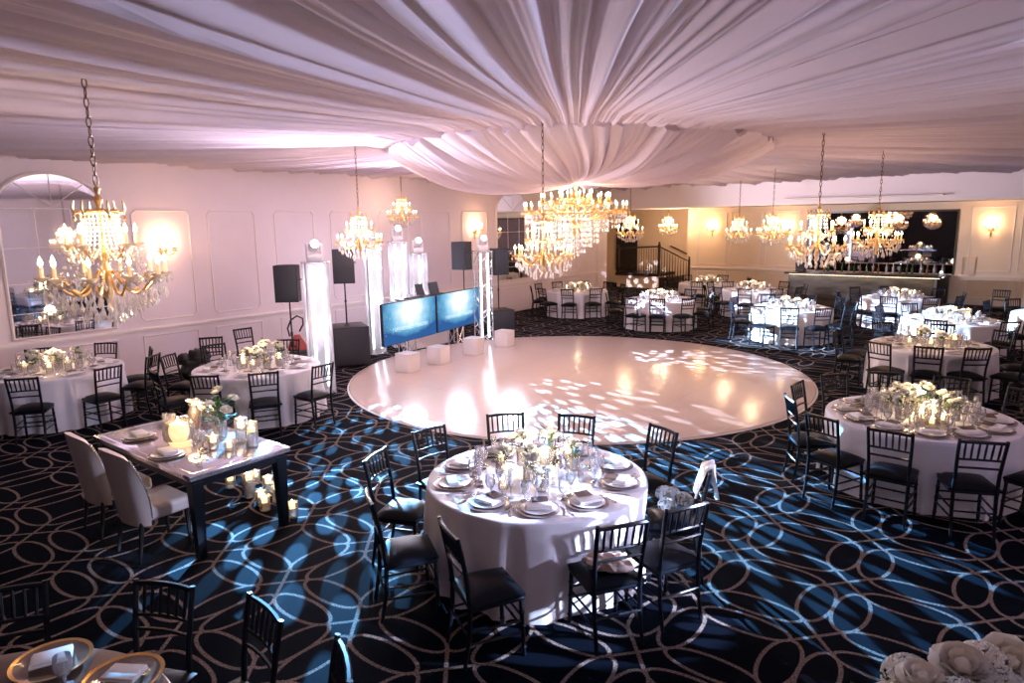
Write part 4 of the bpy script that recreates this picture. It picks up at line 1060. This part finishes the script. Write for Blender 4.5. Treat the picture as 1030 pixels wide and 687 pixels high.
def pole_stand(h, tripod=True):
    sp = [P('pole', MB().lathe([(.017,.0),(.017,h*.55),(.024,h*.55),(.024,h*.6),(.015,h*.6),(.015,h)], 10, (0,0,.0)).mesh('pole', M['black']))]
    if tripod:
        for k in range(3):
            a = 2*pi*k/3+.4; sp.append(P('leg', MB().tube([(.03*cos(a), .03*sin(a), .62), (.42*cos(a), .42*sin(a), .012)], .012, 6).mesh('leg', M['black'])))
        sp.append(P('collar', MB().lathe([(.03,.58),(.036,.60),(.036,.66),(.03,.68)], 10).mesh('collar', M['black'])))
    else: sp.append(P('flange', MB().lathe([(.06,0),(.06,.01),(.02,.02)], 12).mesh('flange', M['black'])))
    return sp
def sub_box(w=.72, d=.75, h=.82):
    cab = MB().rbox(-w/2, w/2, -d/2, d/2, .03, h, .012, 2); gr = MB().rbox(-w/2+.02, w/2-.02, -d/2-.02, -d/2-.001, .06, h-.03, .008, 2)
    sp = [P('cabinet', cab.mesh('cabinet', M['black'])), P('grille', gr.mesh('grille', M['grille']))]
    for s in (-1, 1): sp.append(P('handle', MB().tube([(s*(w/2+.001),-.1,h*.65), (s*(w/2+.03),-.1,h*.65), (s*(w/2+.03),.1,h*.65), (s*(w/2+.001),.1,h*.65)], .012, 6).mesh('handle', M['black'])))
    for sx in (-1, 1):
        for sy in (-1, 1): sp.append(P('foot', MB().lathe([(.03,0),(.03,.03)], 8, (sx*w*.4, sy*d*.4, 0)).mesh('foot', M['black'])))
    return sp
FACE = radians(62)     # loudspeakers turned towards the dance floor (front is local -y)
spawn('speaker_stand', pole_stand(1.44), (-11.19, 7.49, 0), 0, 'black tripod stand with loudspeaker behind the totem table', 'stand')
spawn('loudspeaker', SPK, (-11.19, 7.49, 1.45), FACE-.35, 'black loudspeaker on a tripod left of the white totem', 'loudspeaker', 'black loudspeakers')
spawn('subwoofer', sub_box(), (-11.25, 8.86, 0), FACE, 'large black subwoofer on the carpet beside the first white totem', 'subwoofer', 'black subwoofers')
spawn('speaker_stand', pole_stand(.86, False), (-11.25, 8.84, .822), 0, 'pole rising from the large subwoofer by the totem', 'stand')
spawn('loudspeaker', SPK, (-11.25, 8.84, 1.69), FACE-.2, 'black loudspeaker on the pole above the large subwoofer', 'loudspeaker', 'black loudspeakers')
spawn('subwoofer', sub_box(.6, .62, .60), (-11.32, 13.9, 0), FACE, 'smaller subwoofer past the screens, near the far arched mirror', 'subwoofer', 'black subwoofers')
spawn('speaker_stand', pole_stand(.90, False), (-11.32, 13.87, .602), 0, 'pole rising from the smaller subwoofer past the screens', 'stand')
spawn('loudspeaker', SPK, (-11.32, 13.87, 1.51), FACE+.1, 'loudspeaker before the far arched mirror', 'loudspeaker', 'black loudspeakers')
spawn('speaker_stand', pole_stand(1.71), (-11.4, 12.62, 0), 0, 'tripod stand behind the right-hand screen', 'stand')
spawn('loudspeaker', SPK, (-11.4, 12.62, 1.72), FACE-1.0, 'loudspeaker on the stand behind the right-hand screen', 'loudspeaker', 'black loudspeakers')

def scrim_mat():
    m, nt, out = newmat('white_lycra_scrim'); N = NT(nt)
    d = N.n('BsdfDiffuse'); d.inputs[0].default_value = (.85,.85,.9,1); t = N.n('BsdfTranslucent'); t.inputs[0].default_value = (.9,.9,.95,1); tr = N.n('BsdfTransparent')
    a = N.n('MixShader'); a.inputs[0].default_value = .5; N.l(d.outputs[0], a.inputs[1]); N.l(t.outputs[0], a.inputs[2])
    b = N.n('MixShader'); b.inputs[0].default_value = .72; N.l(a.outputs[0], b.inputs[1]); N.l(tr.outputs[0], b.inputs[2]); N.l(b.outputs[0], out.inputs[0]); return m
M['scrim'] = scrim_mat()
M['tube'] = emis('led_tube', (.86,.88,1), 6)
def truss_mesh(w, h):
    mb = MB(); a = w/2
    for sx in (-1, 1):
        for sy in (-1, 1): mb.tube([(sx*a, sy*a, 0), (sx*a, sy*a, h)], .016, 6)
    n = int(h/.28); s = h/n
    for k in range(n):
        z = k*s
        for f in range(4):
            c = [(-a,-a), (a,-a), (a,a), (-a,a)]; p, q = c[f], c[(f+1) % 4]
            if k % 2: p, q = q, p
            mb.tube([(*p, z), (*q, z+s)], .008, 4)
    return mb
def moving_head():
    sp = [P('base', MB().rbox(-.12, .12, -.10, .10, 0, .09, .01, 2).mesh('base', M['white']))]
    yk = MB()
    for s in (-1, 1): yk.rbox(s*.115-.018, s*.115+.018, -.05, .05, .09, .30, .008, 1)
    yk.rbox(-.13, .13, -.06, .06, .085, .12, .008, 1)
    hd = MB().merge(MB().lathe([(.05,-.13),(.085,-.10),(.09,.02),(.082,.10),(.07,.13)], 16), T(0,0,.26) @ RX(radians(72)))
    ln = MB().merge(MB().lathe([(.001,.132),(.066,.132),(.066,.128)], 16), T(0,0,.26) @ RX(radians(72)))
    sp.append(P('yoke', yk.mesh('yoke', M['white']))); sp.append(P('lamp_head', hd.mesh('lamp_head', M['white']), [P('lens', ln.mesh('lens', M['hotbulb']))]))
    return sp
HEAD = moving_head()
def totem(x, y, h, w, label, scrim=True, tubes=1, power=5, group='light totems'):
    sp = [P('base_plate', MB().rbox(-.21, .21, -.21, .21, 0, .02, .004, 1).mesh('base_plate', M['alu'])), P('truss', truss_mesh(w, h-.03).mesh('truss', M['alu']), loc=(0,0,.02)), P('top_plate', MB().rbox(-w/2-.03, w/2+.03, -w/2-.03, w/2+.03, h-.012, h, .003, 1).mesh('top_plate', M['alu']))]
    if scrim:
        c = MB(); a = w/2+.02
        c.grid([[(px, py, z) for px, py in ((-a,-a), (a,-a), (a,a), (-a,a), (-a,-a))] for z in (.04, h-.02)])
        sp.append(P('scrim_cover', c.mesh('scrim_cover', M['scrim'], False)))
    for k in range(tubes):
        ox = (.0 if tubes == 1 else (-.09, .09)[k]); sp.append(P('led_tube', MB().lathe([(.022,.12),(.022,h*.97)], 8, (ox, -w/2+.06, 0)).mesh('led_tube', M['tube'])))
    o = spawn('light_totem', sp, (x, y, 0), FACE, label, 'light tower', group)
    light('POINT', 'totem_glow', (0, 0, h*.5), power, COOL, .1, o); light('POINT', 'totem_glow', (0, 0, h*.85), power, COOL, .1, o)
    return o
TT = [(-9.76, 7.07, 2.25, .36, 'tall white light totem behind the totem table, first of the five', True, 2),
      (-11.71, 10.0, 2.45, .32, 'second white light totem, between subwoofer pole and screens', True, 2),
      (-11.88, 10.90, 2.46, .34, 'white light totem with a glaring lamp on top', True, 2),
      (-12.05, 11.70, 2.16, .34, 'white light totem directly behind the left screen', True, 1),
      (-10.66, 12.48, 2.20, .34, 'open truss light totem right of the screens', False, 2)]
HL = ['moving head lamp on the first white totem', None, 'glaring moving head lamp above the tallest totem', 'moving head lamp on the totem behind the left screen', 'glaring moving head lamp on the open truss totem']
for t, hl in zip(TT, HL):
    totem(*t)
    if hl: spawn('moving_head_lamp', HEAD, (t[0], t[1], t[2]), FACE, hl, 'stage lamp', 'moving head lamps')

def led_screen(w, h):
    fr = MB().rbox(-w/2, w/2, 0, .07, .0, h, .006, 1)
    face = MB().add([(-w/2+.012, -.002, .012), (w/2-.012, -.002, .012), (w/2-.012, -.002, h-.012), (-w/2+.012, -.002, h-.012)], [(0,1,2,3)])
    st_ = MB()
    tr = truss_mesh(.26, .42)
    for v, f in ((tr, 0),): st_.merge(v, T(0, .12, -.42))
    return [P('screen_frame', fr.mesh('screen_frame', M['black'])), P('picture', face.mesh('picture', M['screen'], False)), P('truss_foot', st_.mesh('truss_foot', M['alu']))]
for (x0, y0), (x1, y1), lab in (((-10.29,8.96), (-10.62,10.80), 'left of the two glowing blue screens'), ((-10.64,10.86), (-11.02,12.75), 'right of the two glowing blue screens')):
    a = atan2(y1-y0, x1-x0); w = hypot(x1-x0, y1-y0)
    spawn('led_screen', led_screen(w, .86), ((x0+x1)/2, (y0+y1)/2, .43), a, lab, 'screen', 'blue video screens')
# small pale words and flecks on the pictures are part of the picture material

# mixing desk and laptops behind the screens
desk = [P('desk_top', MB().rbox(-.17, .17, -.70, .70, 1.16, 1.20, .006, 1).mesh('desk_top', M['black'])), P('desk_front', MB().rbox(.13, .16, -.68, .68, .05, 1.16, .004, 1).mesh('desk_front', M['white']))]
for sx in (-.14, .10):
    for sy in (-1, 1): desk.append(P('leg', MB().box(sx-.02, sx+.02, sy*.64-.02, sy*.64+.02, 0, 1.16).mesh('leg', M['black'], False)))
spawn('mixing_desk', desk, (-11.27, 11.05, 0), .0, 'black desk hidden behind the two screens', 'desk')
def laptop():
    return [P('keyboard_base', MB().rbox(-.17, .17, -.12, .12, 0, .018, .004, 1).mesh('keyboard_base', M['black'])), P('lid', MB().rbox(-.17, .17, -.006, .006, 0, .235, .004, 1, T(0,.12,.018) @ RX(-.25)).mesh('lid', M['grille']))]
LAP = laptop()
spawn('laptop', LAP, (-11.24, 11.14, 1.202), 1.9, 'open laptop, left one above the screens', 'laptop', 'laptops on the desk', 1.15)
spawn('laptop', LAP, (-11.26, 11.60, 1.202), 1.75, 'open laptop, right one above the screens', 'laptop', 'laptops on the desk', 1.15)
mx = MB().rbox(-.2, .2, -.3, .3, 0, .06, .008, 1)
for k in range(8): mx.lathe([(.014,0),(.012,.03)], 6, (-.1+.07*(k % 4), -.2+.2*(k//4), .06))
spawn('audio_mixer', [P('console', mx.mesh('console', M['alu']))]+[P('microphone_arm', MB().tube([(0,-.2+.2*k,.06), (.05,-.2+.2*k,.16), (-.05,-.25+.22*k,.22)], .012, 6).mesh('microphone_arm', M['alu'])) for k in range(3)], (-11.27, 10.58, 1.202), 0, 'small mixing console with stubby arms above the left screen', 'mixer')

# white cubes standing on the dance floor
def cube_spec(s, h):
    body = MB().rbox(-s/2, s/2, -s/2, s/2, .0, h-.02, .006, 2); lid = MB().rbox(-s/2-.004, s/2+.004, -s/2-.004, s/2+.004, h-.02, h, .005, 1)
    return [P('box_body', body.mesh('box_body', M['cube'])), P('box_top', lid.mesh('box_top', M['cube']))]
CUB = cube_spec(.34, .36)
for x, y, lab in ((-9.66,9.0,'white gloss box on the dance floor, first from the left'), (-9.66,9.86,'white gloss box on the dance floor, second from the left'), (-9.74,11.05,'white gloss box on the dance floor, third from the left'), (-9.80,12.2,'white gloss box on the dance floor, before the far subwoofer')):
    spawn('white_box', CUB, (x, y, .027), radians(8), lab, 'box', 'white gloss boxes')

# heap of dark coats, red bag with looped handle
def lump(seed, sx, sy, sz):
    g = noise1(seed); mb = MB(); b = MB().ball((0,0,0), 1, 1, 1, 28, 18)
    for v in b.v:
        d = 1+.30*(g(v[0]*3+10)+g(v[1]*3.3+40)+g(v[2]*4+90)-1.5)+.08*sin(v[0]*14+v[1]*9)
        mb.v.append((v[0]*sx*d, v[1]*sy*d, max(.003, (v[2]*d+.9)*sz)))
    mb.f = b.f; return mb
coat = [P('heap', lump(3, .42, .34, .30).mesh('heap', M['black'], True, None)), P('fold', lump(6, .30, .26, .20).mesh('fold', M['black'], True, None), loc=(.10,.18,.36)), P('fold', lump(9, .22, .24, .14).mesh('fold', M['black'], True, None), loc=(-.15,-.12,.42))]
spawn('coat_heap', coat, (-12.3, 6.08, 0), .3, 'heap of black coats by the wall between two tables', 'coats', None, (.62,.62,.85))
rb = MB(); rb.add([(-.22,-.08,0), (.22,-.08,0), (.22,.08,0), (-.22,.08,0), (-.05,-.03,.30), (.05,-.03,.30), (.05,.03,.30), (-.05,.03,.30)], [(0,3,2,1), (4,5,6,7), (0,1,5,4), (1,2,6,5), (2,3,7,6), (3,0,4,7)])
lp = MB().tube([(-.14,0,.28), (-.17,0,.44), (-.10,0,.60), (.02,0,.68), (.13,0,.62), (.13,0,.50), (.05,0,.36)], .018, 6)
spawn('red_bag', [P('bag_body', rb.mesh('bag_body', M['red'], False)), P('loop_handle', lp.mesh('loop_handle', M['black']))], (-11.72, 7.96, .40), FACE, 'small red bag with a looped handle by the loudspeaker', 'bag')
spawn('equipment_case', [P('case_body', MB().rbox(-.3, .3, -.25, .25, 0, .37, .012, 2).mesh('case_body', M['black'])), P('case_lid', MB().rbox(-.305, .305, -.255, .255, .37, .398, .008, 2).mesh('case_lid', M['grille']))], (-11.72, 7.96, 0), FACE, 'black equipment case under the red bag', 'case')

# ------------------------------------------------------------------ bar
BX0, BX1, BY0, BY1 = -6.78, -2.42, 23.45, 24.15
def bar_spec():
    sp = [P('counter_top', MB().rbox(BX0-.08, BX1+.02, BY0-.12, BY1, 1.05, 1.11, .012, 2).mesh('counter_top', M['darkwood'])),
          P('front_panel', MB().box(BX0, BX1-.25, BY0+.12, BY0+.18, 0, 1.05).mesh('front_panel', M['barfront'], False)),
          P('end_panel', MB().box(BX1-.25, BX1-.19, BY0+.12, BY1, 0, 1.05).box(BX0, BX0+.06, BY0+.18, BY1, 0, 1.05).mesh('end_panel', M['barfront'], False)),
          P('light_strip', MB().box(BX0+.05, BX1-.05, BY0-.02, BY0, 1.035, 1.049).mesh('light_strip', emis('bar_strip', (1,.80,.55), 4), False))]
    return sp
bar = spawn('bar_counter', bar_spec(), (0,0,0), 0, 'long bar with dark top and lit veneer front', 'bar')
l = light('AREA', 'bar_strip_light', ((BX0+BX1)/2-.1, BY0+.02, 1.03), 5, (1,.80,.58), 4.1, size_y=.03)
l.rotation_euler = (radians(22), 0, 0)
l2 = light('POINT', 'bar_end_lamp', (BX1+.2, BY0+.5, .98), 9, (.85,.9,1), .05)
spawn('bar_lamp', [P('lamp_body', MB().rbox(-.05,.05,-.05,.05,0,.08,.01,2).mesh('lamp_body', M['white'])), P('lens', MB().ball((0,0,.10), .03).mesh('lens', M['hotbulb']))], (BX1-.06, BY0+.3, 1.112), 0, 'small white lamp glowing at the bar\'s right end', 'lamp')
mirror = [P('mirror_pane', MB().box(-7.0, -2.46, YF-.03, YF-.012, .98, 3.0).mesh('mirror_pane', M['barmirror'], False)),
          P('mirror_frame', MB().box(-7.06, -2.40, YF-.04, YF-.002, 3.0, 3.06).box(-7.06, -7.0, YF-.04, YF-.002, .95, 3.0).box(-2.46, -2.40, YF-.04, YF-.002, .95, 3.0).mesh('mirror_frame', M['darkwood'], False))]
spawn('bar_mirror', mirror, (0,0,0), 0, 'wide dark mirror on the wall behind the bar', 'mirror')
cab = [P('cabinet_body', MB().box(-6.95, -2.5, YF-.42, YF-.06, 0, .90).mesh('cabinet_body', M['darkwood'], False)), P('cabinet_top', MB().rbox(-6.98, -2.47, YF-.45, YF-.055, .90, .94, .006, 1).mesh('cabinet_top', M['black']))]
for k in range(6): cab.append(P('door', MB().rbox(-6.9+.735*k, -6.22+.735*k, YF-.44, YF-.42, .06, .86, .004, 1).mesh('door', M['darkwood']), [P('knob', MB().ball((-6.28+.735*k, YF-.455, .5), .016, nu=6, nv=4).mesh('knob', M['gold']))]))
spawn('back_bar_cabinet', cab, (0,0,0), 0, 'low dark cabinet along the wall behind the bar', 'cabinet')
M['bglass1'] = pbr('amber_bottle', (.22,.09,.02), .1, spec=.6); M['bglass2'] = pbr('green_bottle', (.03,.08,.03), .1, spec=.6); M['bglass3'] = pbr('clear_bottle', (.45,.45,.48), .08, spec=.6)
BOT = []
for k, m_ in enumerate(('bglass1', 'bglass2', 'bglass3')):
    b = MB().lathe([(.001,0),(.036,.002),(.038,.02),(.038,.16+.02*k),(.014,.22+.02*k),(.013,.28+.02*k),(.015,.29+.02*k),(.001,.29+.02*k)], 9).mesh('bottle_body', M[m_])
    c = MB().lathe([(.015,.285+.02*k),(.015,.31+.02*k),(.001,.312+.02*k)], 8).mesh('cap', M['silver']); BOT.append([P('bottle_body', b), P('cap', c)])
rnd = random.Random(2)
ORD = ['first','second','third','fourth','fifth','sixth','seventh','eighth','ninth','tenth','eleventh','twelfth','thirteenth','fourteenth','fifteenth','sixteenth','seventeenth','eighteenth','nineteenth','twentieth']
for k in range(20):
    kk = rnd.randrange(3)
    spawn('bottle', BOT[kk], (-6.55+.2*k+rnd.uniform(-.04,.04), YF-.25+rnd.uniform(-.06,.06), .942), 0, '%s bottle, %s from the left before the bar mirror' % (('amber','green','clear')[kk], ORD[k]), 'bottle', 'bottles behind the bar')
till = [P('till_body', MB().rbox(-.14, .14, -.12, .12, 0, .10, .01, 1).mesh('till_body', M['black'])), P('till_screen', MB().rbox(-.15, .15, -.012, .012, .02, .26, .006, 1, T(0,.05,.05) @ RX(-.2)).mesh('till_screen', M['grille']))]
spawn('till', till, (-6.45, 23.75, 1.112), pi, 'small black till at the left end of the bar', 'till')
for k, x in enumerate((-5.4, -4.7, -4.3, -3.6, -3.0)):
    spawn('bar_glass', [P('glass', WINEF)], (x, 23.7+.05*(k % 2), 1.112), 0, '%s stem glass from the left on the bar top' % ORD[k], 'glass', 'glasses on the bar top', 1.2)
fr = MB()
for a, b in (((-.2,0,.0), (-.2,0,.66)), ((.2,0,0), (.2,0,.66)), ((-.2,0,.66), (.2,0,.66)), ((-.2,0,.33), (.2,0,.33))): fr.tube([a, b], .011, 5)
fr.tube([(0,0,.6), (0,.10,.0)], .010, 5)
spawn('sign_stand', fr.mesh('sign_stand', M['gold']), (-3.0+.0, 26.1, .97), 0, 'thin gold wire stand against the cream wall', 'stand') if 0 else None
box_ = MB().rbox(-.2, .2, -.012, .0, 0, .46, .004, 1)
fr2 = MB()
for a, b in (((-.17,-.02,0), (-.17,-.02,.56)), ((.17,-.02,0), (.17,-.02,.56)), ((-.17,-.02,.56), (.17,-.02,.56))): fr2.tube([a, b], .012, 5)
spawn('wire_stand', [P('wire_frame', fr2.mesh('wire_frame', M['gold']))], (-2.02, YF-.04, .972), 0, 'thin gold wire frame on the dado right of the bar mirror', 'frame')

# ------------------------------------------------------------------ tall flower stand close to the camera, bottom right
def peony(r, mat, seed): return bloom(r*1.35, 5, 9, seed).mesh('flower_head', mat, True, None)
PE = [peony(.060, M['petal'], 31), peony(.055, M['blush'], 32), peony(.05, M['petal'], 33)]
HYD = [hydrangea(240, .066, 40).mesh('flower_head', M['hyd'], False), hydrangea(260, .072, 41).mesh('flower_head', M['petal'], False)]
CORE = MB().ball((0,0,0), .054, .054, .045, 12, 8).mesh('flower_core', M['core'])
heads = [(-.46,-.22,.02,3), (-.14,-.06,.03,0), (-.03,.02,.06,2), (.10,.06,.07,0), (-.07,-.12,.0,1), (.05,-.04,.05,3), (.18,.10,.06,4), (.16,-.02,.06,3), (.27,.12,.05,0), (-.24,-.14,.0,4), (-.34,-.18,.01,3), (-.30,-.10,-.02,2), (.0,.12,.0,4), (-.2,.0,-.03,2), (.3,.0,.03,4)]
sp = [P('pedestal', MB().lathe([(.17,.0),(.17,.015),(.03,.04),(.022,.2),(.022,1.2),(.04,1.25),(.10,1.30),(.12,1.36),(.11,1.40),(.001,1.40)], 16).mesh('pedestal', M['gold'])), P('foliage', leaves(140, .34, .14, 77, 1.36).mesh('foliage', M['leaf'], True, None))]
for k, (x, y, z, kk) in enumerate(heads):
    me = PE[kk] if kk < 3 else HYD[kk-3]
    sp.append(P('flower_head', me, [P('flower_core', CORE)] if kk > 2 else (), loc=(x, y, 1.50+z), rot=(-.5*y/.2, .5*x/.2, k*1.3)))
spawn('flower_stand', sp, (-.13, 2.0, .035), .65, 'tall stand of white and blush flowers at the bottom right corner', 'flowers')

# ------------------------------------------------------------------ stage light beams (pattern projectors on the totem lamps and one added wall lamp)
def gobo(name, loc, target, power, col, angle, scale, thr, blend=.25, stretch=1.0, size=.015):
    dv = (Vector(target)-Vector(loc)).normalized(); loc = Vector(loc)+dv*.42; o = light('SPOT', name, loc, power, col, size, angle=angle, blend=blend); aim(o, target)
    l = o.data; l.use_nodes = True; nt = l.node_tree; N = NT(nt); em = nt.nodes.get('Emission')
    tc = N.n('TexCoord'); sep = N.n('SeparateXYZ'); N.l(tc.outputs['Normal'], sep.inputs[0])
    u = N.m('DIVIDE', sep.outputs[0], sep.outputs[2]); v = N.m('DIVIDE', sep.outputs[1], sep.outputs[2])
    cb = N.n('CombineXYZ'); N.l(N.m('MULTIPLY', u, stretch), cb.inputs[0]); N.l(v, cb.inputs[1])
    vo = N.n('TexVoronoi'); vo.voronoi_dimensions = '2D'; vo.inputs['Scale'].default_value = scale; vo.inputs['Randomness'].default_value = .75; N.l(cb.outputs[0], vo.inputs['Vector'])
    mr = N.n('MapRange'); mr.interpolation_type = 'SMOOTHSTEP'; N.l(vo.outputs['Distance'], mr.inputs[0])
    mr.inputs[1].default_value = thr-.04; mr.inputs[2].default_value = thr+.03; mr.inputs[3].default_value = 1; mr.inputs[4].default_value = 0
    N.l(mr.outputs[0], em.inputs['Strength']); return o
ICE = (.14,.50,1.0)
H1, H3, H4, H5 = (-9.6,7.0,2.60), (-11.6,10.8,2.76), (-11.9,11.6,2.48), (-10.5,12.4,2.52)
gobo('beam_dance_near', H4, (-4.7,9.0,0), 8500, (.78,.80,1), .30, 27, .26)
gobo('beam_dance_far', H5, (-5.2,13.2,0), 7000, (.80,.82,1), .40, 24, .26)
gobo('beam_bar_table', H5, (-4.6,16.4,.5), 24000, (.45,.70,1), .36, 26, .56)
gobo('beam_bar_front', H5, (-3.0,20.2,.5), 14000, (.50,.68,1), .22, 30, .5)
gobo('beam_edge_table', H3, (.2,18.3,.5), 16000, (.45,.68,1), .16, 34, .5)
gobo('beam_right_tables', H3, (-1.6,16.6,.4), 36000, (.45,.68,1), .24, 30, .54)
gobo('beam_stair_tables', H5, (-7.0,18.0,.5), 9000, (.55,.66,1), .34, 26, .36)
gobo('beam_front_table', H3, (-3.0,4.5,.7), 12000, (.58,.58,1), .19, 26, .42)
gobo('beam_right_carpet', H4, (-1.5,5.6,0), 90000, ICE, .34, 66, .33)
gobo('beam_left_carpet', H1, (-4.6,3.2,0), 19000, ICE, .50, 19, .30)
gobo('beam_floor_left', H3, (-6.2,4.9,0), 16000, ICE, .36, 30, .26)
gobo('beam_alcove', H5, (-13.7,26.4,.45), 9000, (.72,.74,1), .12, 40, .34)
HR = (3.7, 6.6, 2.9)
spawn('moving_head_lamp', HEAD, (3.9, 6.6, 2.62), radians(-100), 'unseen moving head lamp added on the right-hand wall for its light', 'stage lamp', 'moving head lamps')  # unseen lamp added as origin of the right-hand beam
spawn('added_bracket', MB().rbox(3.72, 4.19, 6.45, 6.75, 2.56, 2.62, .01, 1).mesh('added_bracket', M['black']), (0,0,0), 0, 'black bracket added under the unseen stage lamp on the right-hand wall', 'bracket')  # added support for the unseen lamp
gobo('beam_front_right', HR, (-2.45,4.05,.35), 11000, (.55,.68,1), .25, 22, .34, stretch=1.6)
o = light('SPOT', 'front_fill_beam', (3.5, 6.4, 2.95), 1100, (.66,.66,1), .06, angle=.34, blend=.7); aim(o, (-3.0, 4.3, .5))  # added soft fill on the front table's skirt
# soft uplight washes added beside the totem tops to brighten the drapes
for x, y, p in ((-9.3,7.3,800), (-11.2,10.2,650), (-11.2,11.9,650), (-10.2,12.8,800)):
    o = light('SPOT', 'fill_wash', (x, y, 2.5), p, (.90,.84,1), .15, angle=2.5, blend=.8); aim(o, (x+3.5, y-2.5, 5.2))
o = light('SPOT', 'fill_wash', (-10.2, 12.9, 2.6), 2200, (.90,.84,1), .15, angle=1.0, blend=.9); aim(o, (-5, 23, 4.2))  # extra fill added to brighten the bulkhead
o = light('SPOT', 'right_fill_wash', (3.5, 6.9, 3.05), 1300, (.62,.70,1), .2, angle=1.5, blend=.9); aim(o, (-2.5, 4.0, 4.6))  # added cool fill on the near drapes, no fixture of its own

# ------------------------------------------------------------------ camera
cp, sp_, rl = cos(.173), sin(.173), -.015
sa, ca = sin(.905), cos(.905)
fwd = Vector((-ca*cp, sa*cp, -sp_)); right = Vector((sa, ca, 0)); up = right.cross(fwd)
rx = right*cos(rl)+up*sin(rl); uy = -right*sin(rl)+up*cos(rl)
cam = D.cameras.new('camera'); cam.sensor_width = 36; cam.lens = 687/1030*36; cam.clip_start = .05; cam.clip_end = 100
co = D.objects.new('camera', cam); COL.objects.link(co)
co.matrix_world = Matrix(((rx.x, uy.x, -fwd.x, 0), (rx.y, uy.y, -fwd.y, 0), (rx.z, uy.z, -fwd.z, 2.856), (0,0,0,1)))
SC.camera = co
w = D.worlds.new('world'); SC.world = w; w.use_nodes = True
w.node_tree.nodes['Background'].inputs[0].default_value = (.5,.42,.45,1); w.node_tree.nodes['Background'].inputs[1].default_value = .02

vs = SC.view_settings
vs.view_transform = 'Standard'; vs.look = 'None'; vs.exposure = 0.44; vs.gamma = 1; vs.use_curve_mapping = False
SC.cycles.use_denoising = True
SC.cycles.max_bounces = 7; SC.cycles.diffuse_bounces = 4; SC.cycles.glossy_bounces = 3; SC.cycles.transparent_max_bounces = 12
SC.cycles.caustics_reflective = False; SC.cycles.caustics_refractive = False
SC.cycles.sample_clamp_indirect = 6
